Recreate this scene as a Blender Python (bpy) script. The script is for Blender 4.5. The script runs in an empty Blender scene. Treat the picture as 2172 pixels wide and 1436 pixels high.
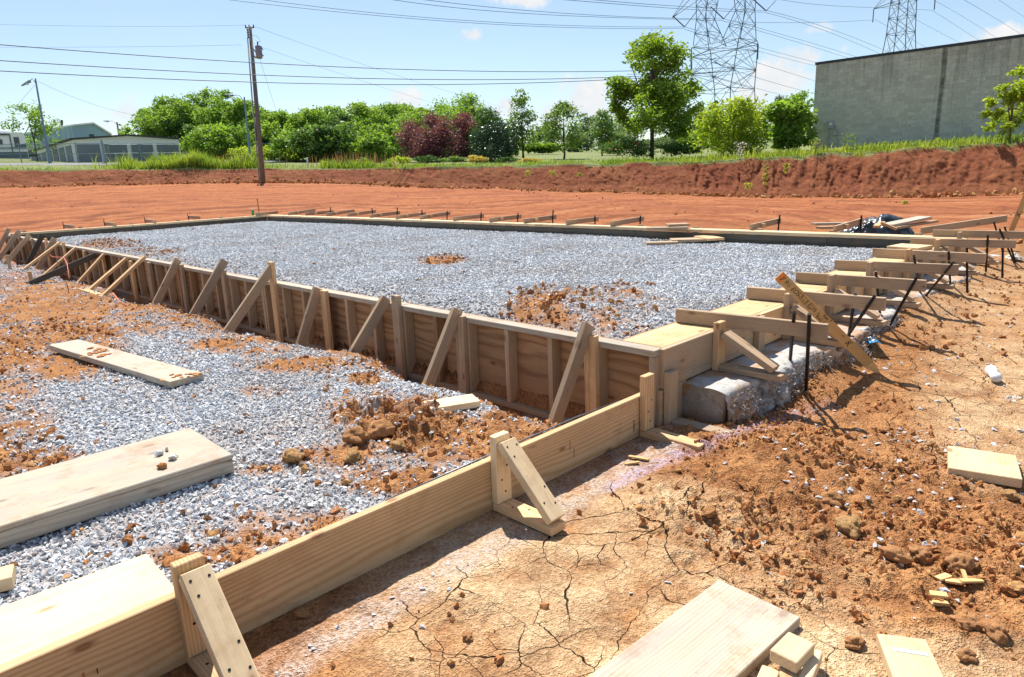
import bpy, bmesh, math, random
import numpy as np
from mathutils import Vector, Matrix

rng = np.random.default_rng(7)
random.seed(7)
scene = bpy.context.scene
col = scene.collection

# ------------------------------------------------------------------ camera
# World axes: +X runs along the right-hand form wall, +Y along the long near form wall,
# z = 0 is the top of the forms; the photographer's eye is one metre above the forms.
RC = np.array([[0.704674860362547, -0.1921840528261492, 0.683007050485089],
               [-0.7085580957993042, -0.14023077848950716, 0.6915784508220966],
               [-0.03713173912287407, -0.9712881233720212, -0.23499067076411384]])
EYE = np.array([0.0, 0.0, 1.0])
FPX, PX0, PY0 = 1450.0, 1086.0, 718.0
cam_data = bpy.data.cameras.new('camera')
cam = bpy.data.objects.new('camera', cam_data)
col.objects.link(cam)
cam.matrix_world = Matrix(((RC[0, 0], -RC[0, 1], -RC[0, 2], EYE[0]),
                           (RC[1, 0], -RC[1, 1], -RC[1, 2], EYE[1]),
                           (RC[2, 0], -RC[2, 1], -RC[2, 2], EYE[2]), (0, 0, 0, 1)))
cam_data.sensor_width = 36.0
cam_data.lens = 36.0 * FPX / 2172.0
cam_data.clip_start = 0.05
cam_data.clip_end = 5000.0
scene.camera = cam

# ------------------------------------------------------------------ light
SUN = Vector((0.33, 0.58, 1.0)).normalized()
EXPOSURE = 0.80
SKY = 0.080
world = bpy.data.worlds.new('World'); scene.world = world; world.use_nodes = True
sun_data = bpy.data.lights.new('sun', 'SUN'); sun_data.energy = 4.7; sun_data.angle = math.radians(0.53)
sun_data.color = (1.0, 0.95, 0.86)
sun = bpy.data.objects.new('sun', sun_data); col.objects.link(sun)
sun.rotation_euler = SUN.to_track_quat('Z', 'Y').to_euler()
sun.location = (20, 30, 60)
vs = scene.view_settings
vs.view_transform = 'Standard'; vs.look = 'None'; vs.exposure = EXPOSURE; vs.gamma = 1.0
vs.use_curve_mapping = False
scene.cycles.max_bounces = 6
scene.cycles.diffuse_bounces = 2
scene.cycles.transparent_max_bounces = 12
scene.cycles.caustics_reflective = False
scene.cycles.caustics_refractive = False

# ------------------------------------------------------------------ small maths
def ray(px, py):
    return RC @ np.array([(px - PX0) / FPX, (py - PY0) / FPX, 1.0])
def at(px, py, depth):
    return EYE + depth * ray(px, py)
def onz(px, py, z):
    r = ray(px, py); return EYE + r * ((z - EYE[2]) / r[2])
def onx(px, py, x):
    r = ray(px, py); return EYE + r * (x / r[0])
def ony(px, py, y):
    r = ray(px, py); return EYE + r * (y / r[1])
def photo_xy(P):
    c = (np.asarray(P) - EYE) @ RC
    w = np.maximum(c[..., 2], 0.05)
    return PX0 + FPX * c[..., 0] / w, PY0 + FPX * c[..., 1] / w
def sstep(a, b, x):
    t = np.clip((x - a) / (b - a), 0, 1); return t * t * (3 - 2 * t)
def hash2(ix, iy, seed):
    n = (ix.astype(np.int64) * 374761393 + iy.astype(np.int64) * 668265263 + seed * 974634777) & 0xFFFFFFFF
    n = ((n ^ (n >> 13)) * 1274126177) & 0xFFFFFFFF
    n = n ^ (n >> 16)
    return (n & 0xFFFFFF) / float(0xFFFFFF)
def vnoise(x, y, seed=0):
    ix = np.floor(x); iy = np.floor(y); fx = x - ix; fy = y - iy
    fx = fx * fx * (3 - 2 * fx); fy = fy * fy * (3 - 2 * fy)
    a = hash2(ix, iy, seed); b = hash2(ix + 1, iy, seed); c = hash2(ix, iy + 1, seed); d = hash2(ix + 1, iy + 1, seed)
    return (a * (1 - fx) + b * fx) * (1 - fy) + (c * (1 - fx) + d * fx) * fy
def fbm(x, y, octv=4, seed=0, gain=0.5):
    s = 0.0; a = 1.0; t = 0.0
    for k in range(octv):
        s = s + a * (vnoise(x * 2 ** k + 17.3 * k, y * 2 ** k - 9.1 * k, seed + k) - 0.5); t += a; a *= gain
    return s / t * 2.0
def voronoi_edge(x, y, seed):
    ix = np.floor(x); iy = np.floor(y)
    f1 = np.full(x.shape, 9.0); f2 = np.full(x.shape, 9.0)
    for dx in (-1, 0, 1):
        for dy in (-1, 0, 1):
            cx = ix + dx; cy = iy + dy
            jx = cx + hash2(cx, cy, seed); jy = cy + hash2(cx, cy, seed + 51)
            d = np.hypot(jx - x, jy - y)
            n1 = np.minimum(f1, d); f2 = np.minimum(np.maximum(f1, d), f2); f1 = n1
    return f2 - f1

# ------------------------------------------------------------------ node helpers
def nodes_of(mat):
    mat.use_nodes = True
    nt = mat.node_tree; nt.nodes.clear(); return nt
def N(nt, typ, ins=None, **props):
    n = nt.nodes.new(typ)
    for k, v in props.items(): setattr(n, k, v)
    for k, v in (ins or {}).items():
        s = n.inputs[k]
        if isinstance(v, bpy.types.NodeSocket): nt.links.new(v, s)
        else: s.default_value = v
    return n
def M(nt, op, a, b=0.0, c=None, clamp=False):
    n = N(nt, 'ShaderNodeMath', {0: a, 1: b}, operation=op, use_clamp=clamp)
    if c is not None:
        if isinstance(c, bpy.types.NodeSocket): nt.links.new(c, n.inputs[2])
        else: n.inputs[2].default_value = c
    return n.outputs[0]
def mix(nt, f, a, b, blend='MIX'):
    n = N(nt, 'ShaderNodeMix', data_type='RGBA', blend_type=blend)
    for k, v in ((0, f), (6, a), (7, b)):
        s = n.inputs[k]
        if isinstance(v, bpy.types.NodeSocket): nt.links.new(v, s)
        else: s.default_value = v if k == 0 else (tuple(v) + (1.0,) if len(v) == 3 else v)
    return n.outputs[2]
def ramp(nt, f, stops, interp='LINEAR'):
    n = N(nt, 'ShaderNodeValToRGB', {0: f}); r = n.color_ramp; r.interpolation = interp
    while len(r.elements) < len(stops): r.elements.new(0.5)
    for e, (p, c) in zip(r.elements, stops):
        e.position = p; e.color = (c, c, c, 1) if isinstance(c, (int, float)) else tuple(c) + (1,)
    return n.outputs[0]
def noise(nt, vec, scale, detail=4.0, rough=0.55, dist=0.0):
    return N(nt, 'ShaderNodeTexNoise', {'Vector': vec, 'Scale': scale, 'Detail': detail, 'Roughness': rough, 'Distortion': dist}).outputs[0]
def finish(nt, color, rough=0.85, bump=None, bstr=0.3, bdist=0.01, spec=0.25, metal=0.0):
    b = N(nt, 'ShaderNodeBsdfPrincipled', {'Roughness': rough, 'Specular IOR Level': spec, 'Metallic': metal})
    if isinstance(color, bpy.types.NodeSocket): nt.links.new(color, b.inputs['Base Color'])
    else: b.inputs['Base Color'].default_value = tuple(color) + (1,)
    if bump is not None:
        bn = N(nt, 'ShaderNodeBump', {'Height': bump, 'Strength': bstr, 'Distance': bdist})
        nt.links.new(bn.outputs[0], b.inputs['Normal'])
    o = N(nt, 'ShaderNodeOutputMaterial'); nt.links.new(b.outputs[0], o.inputs[0]); return b

# ------------------------------------------------------------------ sky with a few fair-weather clouds
nt = world.node_tree; nt.nodes.clear()
sky = N(nt, 'ShaderNodeTexSky', sky_type='NISHITA')
sky.sun_disc = False
sky.sun_elevation = math.asin(SUN.z)
sky.sun_rotation = math.atan2(SUN.x, SUN.y)
sky.air_density = 1.0; sky.dust_density = 0.3; sky.ozone_density = 2.0
tc = N(nt, 'ShaderNodeTexCoord')
dirv = tc.outputs['Generated']
cn = noise(nt, dirv, 24.0, 5.0, 0.62)
cn2 = noise(nt, dirv, 9.0, 2.0, 0.6)
CLOUDS = [(1000, 72, 44, 17, .95), (1105, 0, 75, 18, .95), (1238, 215, 62, 58, .8), (1180, 245, 60, 40, .7), (1300, 240, 60, 50, .7),
          (1655, 165, 70, 40, .85), (1600, 215, 60, 34, .75), (1700, 120, 60, 26, .75), (862, 215, 40, 24, .75), (270, 238, 40, 30, .6), (240, 268, 40, 20, .5),
          (1078, 220, 36, 26, .75), (1040, 240, 60, 26, .7), (750, 232, 36, 14, .6), (2120, 78, 60, 18, .9), (2075, 92, 60, 12, .7), (1735, 60, 40, 10, .4), (1560, 170, 40, 20, .35),
          (2600, 120, 90, 40, .8), (-350, 180, 90, 40, .7), (2450, 30, 60, 20, .8)]
mask = None
for (px, py, rx, ry, amt) in CLOUDS:
    c = ray(px, py); c = c / np.linalg.norm(c)
    up = np.array([0, 0, 1.0]); h = np.cross(c, up); h /= np.linalg.norm(h); v = np.cross(h, c)
    a = rx / FPX; b = ry / FPX
    d = N(nt, 'ShaderNodeVectorMath', {0: dirv, 1: tuple(c)}, operation='SUBTRACT').outputs[0]
    dx = N(nt, 'ShaderNodeVectorMath', {0: d, 1: tuple(h / a)}, operation='DOT_PRODUCT').outputs['Value']
    dz = N(nt, 'ShaderNodeVectorMath', {0: d, 1: tuple(v / b)}, operation='DOT_PRODUCT').outputs['Value']
    dc = N(nt, 'ShaderNodeVectorMath', {0: d}, operation='LENGTH').outputs['Value']
    q = M(nt, 'SQRT', M(nt, 'ADD', M(nt, 'POWER', M(nt, 'ABSOLUTE', dx), 2.0), M(nt, 'POWER', M(nt, 'ABSOLUTE', dz), 2.0)))
    q = M(nt, 'ADD', q, M(nt, 'MULTIPLY', M(nt, 'GREATER_THAN', dc, 1.0), 9.0))
    m = M(nt, 'ADD', M(nt, 'SUBTRACT', 1.0, q), M(nt, 'MULTIPLY', M(nt, 'SUBTRACT', cn, 0.52), 3.2))
    m = M(nt, 'MULTIPLY', M(nt, 'MULTIPLY', m, 1.7, clamp=True), min(1.0, amt * 1.2))
    mask = m if mask is None else M(nt, 'MAXIMUM', mask, m)
# pale summer veil over everything, a little uneven
veil = M(nt, 'MULTIPLY', ramp(nt, cn2, [(0.35, 0.0), (0.75, 1.0)]), 0.10)
whit = 0.93 / (SKY * 2 ** EXPOSURE)
skyc = mix(nt, M(nt, 'ADD', veil, 0.09), sky.outputs[0], (whit * .80, whit * .90, whit * .97))
shade = mix(nt, ramp(nt, cn, [(0.35, 0.0), (0.7, 1.0)]), (whit * .84, whit * .89, whit * .95), (whit * 1.02, whit * 1.02, whit * 1.02))
final = mix(nt, mask, skyc, shade)
bg = N(nt, 'ShaderNodeBackground', {'Color': final, 'Strength': SKY})
world.cycles.sampling_method = 'MANUAL'; world.cycles.sample_map_resolution = 256
wo = N(nt, 'ShaderNodeOutputWorld'); nt.links.new(bg.outputs[0], wo.inputs[0])

# ------------------------------------------------------------------ materials
MATS = {}
def simple(name, c, rough=0.6, metal=0.0, var=0.15, scale=3.0, spec=0.3, bump=0.0):
    m = bpy.data.materials.new(name); nt = nodes_of(m)
    co = N(nt, 'ShaderNodeTexCoord').outputs['Object']
    n = noise(nt, co, scale, 5.0, 0.6)
    k = ramp(nt, n, [(0.3, 1 - var), (0.7, 1 + var)])
    finish(nt, mix(nt, 1.0, c, k, 'MULTIPLY'), rough, n if bump else None, bump, 0.01, spec, metal)
    MATS[name] = m; return m

def wood(name, c_light, c_dark, c_knot=(0.12, 0.05, 0.02), grain=70.0, weather=0.0, grey=(0.36, 0.34, 0.33), stain=0.0, knots=1.0, ringmix=.55):
    m = bpy.data.materials.new(name); nt = nodes_of(m)
    co = N(nt, 'ShaderNodeTexCoord').outputs['Object']
    rnd = N(nt, 'ShaderNodeObjectInfo').outputs['Random']
    off = N(nt, 'ShaderNodeCombineXYZ', {0: M(nt, 'MULTIPLY', rnd, 31.0), 1: M(nt, 'MULTIPLY', rnd, 0.23), 2: M(nt, 'MULTIPLY', rnd, -0.31)}).outputs[0]
    p = N(nt, 'ShaderNodeVectorMath', {0: co, 1: off}, operation='ADD').outputs[0]
    st = N(nt, 'ShaderNodeVectorMath', {0: p, 1: (0.10, 1.0, 1.0)}, operation='MULTIPLY').outputs[0]
    warp = noise(nt, st, 6.0, 3.0, 0.5)
    warp2 = noise(nt, N(nt, 'ShaderNodeVectorMath', {0: p, 1: (0.5, 1.6, 1.6)}, operation='MULTIPLY').outputs[0], 2.2, 2.0, 0.5)
    sx = N(nt, 'ShaderNodeSeparateXYZ', {0: co})
    yy = M(nt, 'ADD', sx.outputs[1], M(nt, 'MULTIPLY_ADD', rnd, 0.5, -0.2))
    zz = M(nt, 'ADD', sx.outputs[2], 0.11)
    rad = M(nt, 'SQRT', M(nt, 'ADD', M(nt, 'MULTIPLY', yy, yy), M(nt, 'MULTIPLY', zz, zz)))
    ph = M(nt, 'ADD', M(nt, 'MULTIPLY', rad, grain * 6.283), M(nt, 'ADD', M(nt, 'MULTIPLY', warp, 16.0), M(nt, 'MULTIPLY', warp2, 22.0)))
    ring = M(nt, 'POWER', M(nt, 'MULTIPLY_ADD', M(nt, 'SINE', ph), 0.5, 0.5), 1.7)
    fib = noise(nt, N(nt, 'ShaderNodeVectorMath', {0: p, 1: (3.0, 160.0, 160.0)}, operation='MULTIPLY').outputs[0], 1.0, 3.0, 0.6)
    g = M(nt, 'ADD', M(nt, 'MULTIPLY', ring, ringmix), M(nt, 'MULTIPLY', M(nt, 'SUBTRACT', fib, 0.4), 0.8), clamp=True)
    c = mix(nt, g, c_light, c_dark)
    # knots
    sp_ = N(nt, 'ShaderNodeSeparateXYZ', {0: p})
    kv = N(nt, 'ShaderNodeTexVoronoi', {'Vector': N(nt, 'ShaderNodeCombineXYZ', {0: M(nt, 'MULTIPLY', sp_.outputs[0], 3.0), 1: M(nt, 'MULTIPLY', M(nt, 'ADD', sp_.outputs[1], sp_.outputs[2]), 7.0), 2: 0.0}).outputs[0], 'Scale': 1.0, 'Randomness': 1.0}, voronoi_dimensions='2D')
    kd = M(nt, 'ADD', kv.outputs['Distance'], M(nt, 'MULTIPLY', M(nt, 'SUBTRACT', warp, .5), .1))
    kgate = M(nt, 'GREATER_THAN', N(nt, 'ShaderNodeSeparateColor', {0: kv.outputs['Color']}).outputs[0], 0.62)
    kn = M(nt, 'MULTIPLY', ramp(nt, kd, [(0.05, 1.0), (0.075, 0.45), (0.13, 0.0)]), kgate)
    c = mix(nt, M(nt, 'MULTIPLY', kn, 0.75 * knots), c, c_knot)
    # broad tone differences and weathering
    big = noise(nt, N(nt, 'ShaderNodeVectorMath', {0: p, 1: (0.7, 2.5, 2.5)}, operation='MULTIPLY').outputs[0], 2.0, 4.0, 0.6)
    c = mix(nt, 1.0, c, ramp(nt, big, [(0.25, 0.80), (0.75, 1.14)]), 'MULTIPLY')
    tone = M(nt, 'MULTIPLY_ADD', N(nt, 'ShaderNodeTexWhiteNoise', {'W': rnd}, noise_dimensions='1D').outputs[0], 0.34, 0.83)
    tc3 = N(nt, 'ShaderNodeCombineXYZ', {0: tone, 1: tone, 2: tone}).outputs[0]
    c = mix(nt, 1.0, c, tc3, 'MULTIPLY')
    if weather > 0:
        w = ramp(nt, noise(nt, N(nt, 'ShaderNodeVectorMath', {0: p, 1: (0.9, 5.0, 5.0)}, operation='MULTIPLY').outputs[0], 3.0, 6.0, 0.7), [(0.3, 0.0), (0.65, 1.0)])
        c = mix(nt, M(nt, 'MULTIPLY', w, weather), c, mix(nt, fib, grey, tuple(x * .55 for x in grey)))
    # mud and cement smears
    if stain > 0:
        s = ramp(nt, noise(nt, p, 4.0, 6.0, 0.75), [(0.51, 0.0), (0.66, 1.0)])
        c = mix(nt, M(nt, 'MULTIPLY', s, stain), c, (0.33, 0.15, 0.065))
        sc_ = ramp(nt, noise(nt, N(nt, 'ShaderNodeVectorMath', {0: p, 1: (6.0, 30.0, 30.0)}, operation='MULTIPLY').outputs[0], 1.0, 5.0, 0.75), [(0.60, 0.0), (0.70, 1.0)])
        c = mix(nt, M(nt, 'MULTIPLY', sc_, .45), c, (0.10, 0.085, 0.075))
    finish(nt, c, 0.72, M(nt, 'ADD', M(nt, 'MULTIPLY', fib, .6), M(nt, 'MULTIPLY', g, .4)), 0.28, 0.003, 0.25)
    MATS[name] = m; return m

wood('fresh_pine', (0.77, 0.515, 0.285), (0.53, 0.29, 0.12), c_knot=(0.23, 0.09, 0.035), grain=95, stain=0.35, ringmix=.6)
wood('pale_pine', (0.76, 0.58, 0.36), (0.60, 0.395, 0.20), c_knot=(0.32, 0.14, 0.06), grain=60, stain=0.28, knots=1.0, ringmix=.25)
wood('worn_pine', (0.56, 0.385, 0.215), (0.35, 0.205, 0.10), grain=110, weather=0.5, stain=0.3)
wood('grey_pine', (0.56, 0.39, 0.245), (0.31, 0.195, 0.11), grain=110, weather=0.45, grey=(0.43, 0.345, 0.265), stain=0.25)
wood('white_weathered', (0.56, 0.46, 0.335), (0.36, 0.275, 0.18), grain=90, weather=0.7, grey=(0.44, 0.42, 0.385), stain=0.5)
wood('plywood', (0.41, 0.24, 0.12), (0.22, 0.115, 0.052), grain=16, weather=0.15, grey=(0.33, 0.28, 0.23), stain=0.25, knots=1.2, ringmix=.8)
wood('ledge_board', (0.76, 0.55, 0.29), (0.60, 0.38, 0.17), grain=26, stain=0.35, ringmix=.35)
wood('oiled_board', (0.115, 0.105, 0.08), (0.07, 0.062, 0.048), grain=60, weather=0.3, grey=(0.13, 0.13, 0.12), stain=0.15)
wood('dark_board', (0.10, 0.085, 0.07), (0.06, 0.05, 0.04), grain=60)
wood('lath_wood', (0.70, 0.46, 0.20), (0.56, 0.33, 0.13), grain=80, stain=0.0, knots=.3)
wood('pole_wood', (0.19, 0.155, 0.125), (0.12, 0.095, 0.078), grain=30, weather=0.6, grey=(0.22, 0.205, 0.19))
simple('steel_black', (0.030, 0.027, 0.028), 0.5, 0.6, 0.5, 60.0)
simple('steel_grey', (0.33, 0.35, 0.36), 0.5, 0.7, 0.15)
simple('rebar_bluish', (0.16, 0.19, 0.22), 0.45, 0.7, 0.3, 60)
simple('tower_steel', (0.15, 0.20, 0.25), 0.55, 0.5, 0.1)
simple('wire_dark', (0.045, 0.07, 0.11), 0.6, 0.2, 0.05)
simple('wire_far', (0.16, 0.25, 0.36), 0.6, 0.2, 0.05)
simple('insulator', (0.05, 0.07, 0.09), 0.35, 0.0, 0.1)
simple('transformer_grey', (0.24, 0.23, 0.25), 0.5, 0.1, 0.15)
simple('pvc_grey', (0.30, 0.32, 0.33), 0.5, 0.0, 0.1)
simple('ink', (0.02, 0.02, 0.03), 0.7, 0.0, 0.1)
simple('orange_paint', (0.75, 0.25, 0.06), 0.6, 0.0, 0.15, 40)
simple('pink_string', (0.75, 0.19, 0.13), 0.7, 0.0, 0.05)
simple('black_plastic', (0.018, 0.022, 0.028), 0.28, 0.0, 0.3, 5.0, 0.6)
simple('white_plastic', (0.72, 0.73, 0.74), 0.35, 0.0, 0.05, 8.0, 0.5)
simple('packet_blue', (0.02, 0.22, 0.45), 0.35, 0.0, 0.2, 30.0, 0.5)
simple('packet_white', (0.75, 0.76, 0.78), 0.4, 0.0, 0.05)
simple('packet_red', (0.55, 0.05, 0.05), 0.4, 0.0, 0.05)
simple('green_can', (0.03, 0.42, 0.12), 0.4, 0.0, 0.1)
simple('siding_blue', (0.27, 0.40, 0.52), 0.55, 0.0, 0.06, 0.5)
simple('siding_white', (0.80, 0.82, 0.83), 0.6, 0.0, 0.06, 0.5)
simple('door_grey', (0.16, 0.19, 0.22), 0.6, 0.0, 0.1, 1.0)
simple('roof_dark', (0.05, 0.055, 0.065), 0.6, 0.0, 0.1)
simple('rv_white', (0.85, 0.86, 0.87), 0.35, 0.0, 0.05, 1.0, 0.5)
simple('rv_grey', (0.07, 0.11, 0.14), 0.4, 0.0, 0.05, 1.0)
simple('glass_dark', (0.03, 0.04, 0.05), 0.12, 0.0, 0.05, 1.0, 0.6)
simple('rubber', (0.02, 0.02, 0.02), 0.8, 0.0, 0.1)
simple('galvanised', (0.22, 0.29, 0.32), 0.5, 0.5, 0.12)
simple('meter_grey', (0.36, 0.41, 0.42), 0.5, 0.1, 0.1)
simple('hydrant_yellow', (0.65, 0.42, 0.05), 0.5)
simple('hydrant_blue', (0.03, 0.12, 0.45), 0.5)
simple('road_asphalt', (0.20, 0.20, 0.21), 0.9, 0.0, 0.15, 4.0)
simple('bark', (0.10, 0.075, 0.055), 0.9, 0.0, 0.35, 14.0, 0.2, 0.5)
simple('bark_pale', (0.20, 0.17, 0.14), 0.9, 0.0, 0.3, 14.0, 0.2, 0.5)

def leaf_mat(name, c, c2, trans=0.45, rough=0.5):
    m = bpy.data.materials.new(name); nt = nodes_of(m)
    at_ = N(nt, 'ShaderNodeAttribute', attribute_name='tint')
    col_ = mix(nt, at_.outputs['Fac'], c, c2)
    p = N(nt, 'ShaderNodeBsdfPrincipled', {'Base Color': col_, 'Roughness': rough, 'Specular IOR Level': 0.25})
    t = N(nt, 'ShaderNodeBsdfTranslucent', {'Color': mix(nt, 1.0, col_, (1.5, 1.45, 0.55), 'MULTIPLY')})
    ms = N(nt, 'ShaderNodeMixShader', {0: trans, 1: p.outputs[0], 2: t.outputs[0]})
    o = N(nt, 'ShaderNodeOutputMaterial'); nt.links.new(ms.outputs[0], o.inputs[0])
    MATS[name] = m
leaf_mat('leaf_green', (0.095, 0.20, 0.04), (0.23, 0.355, 0.075), 0.52)
leaf_mat('leaf_lime', (0.16, 0.26, 0.03), (0.36, 0.44, 0.06), 0.55)
leaf_mat('leaf_dark', (0.05, 0.115, 0.035), (0.13, 0.23, 0.06), 0.4)
leaf_mat('leaf_holly', (0.018, 0.05, 0.035), (0.05, 0.10, 0.06), 0.2, 0.35)
leaf_mat('leaf_thuja', (0.03, 0.085, 0.015), (0.075, 0.16, 0.03), 0.3)
leaf_mat('leaf_purple', (0.085, 0.032, 0.065), (0.21, 0.075, 0.12), 0.4)
leaf_mat('leaf_pear', (0.08, 0.16, 0.05), (0.19, 0.29, 0.085), 0.48)
leaf_mat('leaf_maple', (0.09, 0.19, 0.03), (0.26, 0.36, 0.05), 0.52)
leaf_mat('leaf_far', (0.085, 0.15, 0.085), (0.17, 0.25, 0.12), 0.4)
leaf_mat('grass_blade', (0.10, 0.20, 0.03), (0.32, 0.39, 0.09), 0.45)
leaf_mat('weed_leaf', (0.16, 0.25, 0.04), (0.45, 0.46, 0.10), 0.45)
leaf_mat('seed_head', (0.22, 0.10, 0.06), (0.38, 0.24, 0.14), 0.2)
leaf_mat('flower_mix', (0.45, 0.30, 0.06), (0.60, 0.50, 0.14), 0.3)
leaf_mat('flower_red', (0.45, 0.02, 0.06), (0.6, 0.05, 0.1), 0.2)
leaf_mat('flower_pale', (0.5, 0.5, 0.62), (0.75, 0.75, 0.8), 0.2)

def dirt_color(nt, co):
    """orange-red clay with paler dry crust and darker fresh soil"""
    big = noise(nt, co, 0.9, 3.0, 0.6)
    mid = noise(nt, co, 6.0, 4.0, 0.7)
    fine = noise(nt, co, 60.0, 3.0, 0.7)
    c = mix(nt, ramp(nt, mid, [(0.36, 0.0), (0.62, 1.0)]), (0.225, 0.092, 0.036), (0.50, 0.25, 0.105))
    c = mix(nt, ramp(nt, big, [(0.35, 0.0), (0.7, 0.6)]), c, (0.43, 0.195, 0.08))
    c = mix(nt, 1.0, c, ramp(nt, fine, [(0.28, 0.48), (0.5, 0.98), (0.72, 1.35)]), 'MULTIPLY')
    return c, mid, fine

# ground: vertex attributes say what lies where (grit, dry crust, turf, paint, fresh cut bank)
m = bpy.data.materials.new('ground_soil'); nt = nodes_of(m)
co = N(nt, 'ShaderNodeTexCoord').outputs['Object']
a1 = N(nt, 'ShaderNodeSeparateColor', {0: N(nt, 'ShaderNodeAttribute', attribute_name='zone_a').outputs['Color']})
a2 = N(nt, 'ShaderNodeSeparateColor', {0: N(nt, 'ShaderNodeAttribute', attribute_name='zone_b').outputs['Color']})
grit, crust, turf = a1.outputs[0], a1.outputs[1], a1.outputs[2]
paint, bank, far = a2.outputs[0], a2.outputs[1], a2.outputs[2]
c, mid, fine = dirt_color(nt, co)
speck = noise(nt, co, 150.0, 1.0, 0.6)
c = mix(nt, M(nt, 'MULTIPLY', crust, ramp(nt, mid, [(0.3, 0.45), (0.7, 1.0)])), c, mix(nt, ramp(nt, fine, [(0.35, 0.0), (0.65, 1.0)]), (0.54, 0.35, 0.18), (0.78, 0.60, 0.38)))
c = mix(nt, far, c, mix(nt, ramp(nt, mid, [(0.3, 0), (0.7, 1)]), (0.30, 0.098, 0.041), (0.46, 0.175, 0.075)))
bandn = noise(nt, N(nt, 'ShaderNodeCombineXYZ', {0: M(nt, 'MULTIPLY', N(nt, 'ShaderNodeAttribute', attribute_name='sweep').outputs['Fac'], 1.0), 1: 0.0, 2: 0.0}).outputs[0], 1.0, 4.0, 0.65)
c = mix(nt, M(nt, 'MULTIPLY', far, ramp(nt, bandn, [(0.40, 0.75), (0.52, 0.0)])), c, (0.19, 0.066, 0.034))
c = mix(nt, M(nt, 'MULTIPLY', far, ramp(nt, bandn, [(0.55, 0.0), (0.66, 0.7)])), c, (0.53, 0.27, 0.135))
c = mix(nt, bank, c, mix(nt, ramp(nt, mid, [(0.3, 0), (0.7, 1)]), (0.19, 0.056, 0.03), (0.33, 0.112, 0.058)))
c = mix(nt, M(nt, 'MULTIPLY', grit, ramp(nt, fine, [(0.3, 0.85), (0.5, 1.0)])), c, mix(nt, ramp(nt, speck, [(0.35, 0), (0.65, 1)]), (0.30, 0.30, 0.31), (0.56, 0.57, 0.59)))
dust = N(nt, 'ShaderNodeAttribute', attribute_name='zone_b').outputs['Alpha']
c = mix(nt, M(nt, 'MULTIPLY', dust, ramp(nt, fine, [(0.38, 0.15), (0.6, 0.9)])), c, (0.60, 0.50, 0.44))
c = mix(nt, M(nt, 'MULTIPLY', paint, ramp(nt, fine, [(0.38, 0.0), (0.62, 0.75)])), c, (0.52, 0.42, 0.60))
gr = mix(nt, ramp(nt, noise(nt, co, 1.3, 4.0, 0.7), [(0.3, 0), (0.7, 1)]), (0.14, 0.17, 0.06), (0.25, 0.27, 0.12))
c = mix(nt, turf, c, gr)
hgt = M(nt, 'ADD', M(nt, 'MULTIPLY', fine, 0.5), M(nt, 'ADD', M(nt, 'MULTIPLY', mid, 0.8), M(nt, 'MULTIPLY', speck, 0.35)))
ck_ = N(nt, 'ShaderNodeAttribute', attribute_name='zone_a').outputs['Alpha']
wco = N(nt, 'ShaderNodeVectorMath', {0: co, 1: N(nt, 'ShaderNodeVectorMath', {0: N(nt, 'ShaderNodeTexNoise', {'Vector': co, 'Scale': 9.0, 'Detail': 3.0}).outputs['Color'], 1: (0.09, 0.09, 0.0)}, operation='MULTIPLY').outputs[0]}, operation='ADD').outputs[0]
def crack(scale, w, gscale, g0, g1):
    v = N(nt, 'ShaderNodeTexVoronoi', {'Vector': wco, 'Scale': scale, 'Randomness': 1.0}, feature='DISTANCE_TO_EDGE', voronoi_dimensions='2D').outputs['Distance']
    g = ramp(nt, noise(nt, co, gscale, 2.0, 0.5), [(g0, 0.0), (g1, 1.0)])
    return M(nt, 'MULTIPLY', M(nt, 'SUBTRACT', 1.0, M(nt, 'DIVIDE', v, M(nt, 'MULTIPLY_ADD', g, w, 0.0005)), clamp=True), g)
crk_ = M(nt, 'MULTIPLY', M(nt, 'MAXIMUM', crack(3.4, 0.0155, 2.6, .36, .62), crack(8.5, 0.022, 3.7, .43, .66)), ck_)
c = mix(nt, M(nt, 'MULTIPLY', crk_, 1.6, clamp=True), c, (0.10, 0.042, 0.02))  # crack lines painted dark for deeper soil and the shade inside them
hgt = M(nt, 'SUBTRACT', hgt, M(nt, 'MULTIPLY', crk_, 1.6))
finish(nt, c, 0.95, hgt, 1.0, 0.034, 0.1)
MATS['ground_soil'] = m

m = bpy.data.materials.new('soil_clod'); nt = nodes_of(m)
co = N(nt, 'ShaderNodeTexCoord').outputs['Object']
rnd = N(nt, 'ShaderNodeObjectInfo').outputs['Random']
f = noise(nt, co, 5.0, 6.0, 0.7)
c = mix(nt, ramp(nt, f, [(0.35, 0), (0.65, 1)]), (0.29, 0.11, 0.042), (0.54, 0.25, 0.10))
c = mix(nt, M(nt, 'MULTIPLY', M(nt, 'GREATER_THAN', rnd, 0.7), 0.5), c, (0.58, 0.36, 0.15))
finish(nt, c, 0.95, f, 0.35, 0.06, 0.1)
MATS['soil_clod'] = m

m = bpy.data.materials.new('big_clod'); nt = nodes_of(m)
co = N(nt, 'ShaderNodeTexCoord').outputs['Object']
f = noise(nt, co, 7.0, 6.0, 0.75)
finish(nt, mix(nt, ramp(nt, f, [(0.35, 0), (0.65, 1)]), (0.33, 0.15, 0.065), (0.53, 0.28, 0.125)), 0.95, f, 0.5, 0.08, 0.1)
MATS['big_clod'] = m
m = bpy.data.materials.new('yellow_clod'); nt = nodes_of(m)
co = N(nt, 'ShaderNodeTexCoord').outputs['Object']
f = noise(nt, co, 7.0, 6.0, 0.75)
finish(nt, mix(nt, ramp(nt, f, [(0.35, 0), (0.65, 1)]), (0.40, 0.21, 0.085), (0.58, 0.36, 0.165)), 0.95, f, 0.6, 0.10, 0.1)
MATS['yellow_clod'] = m

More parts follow.
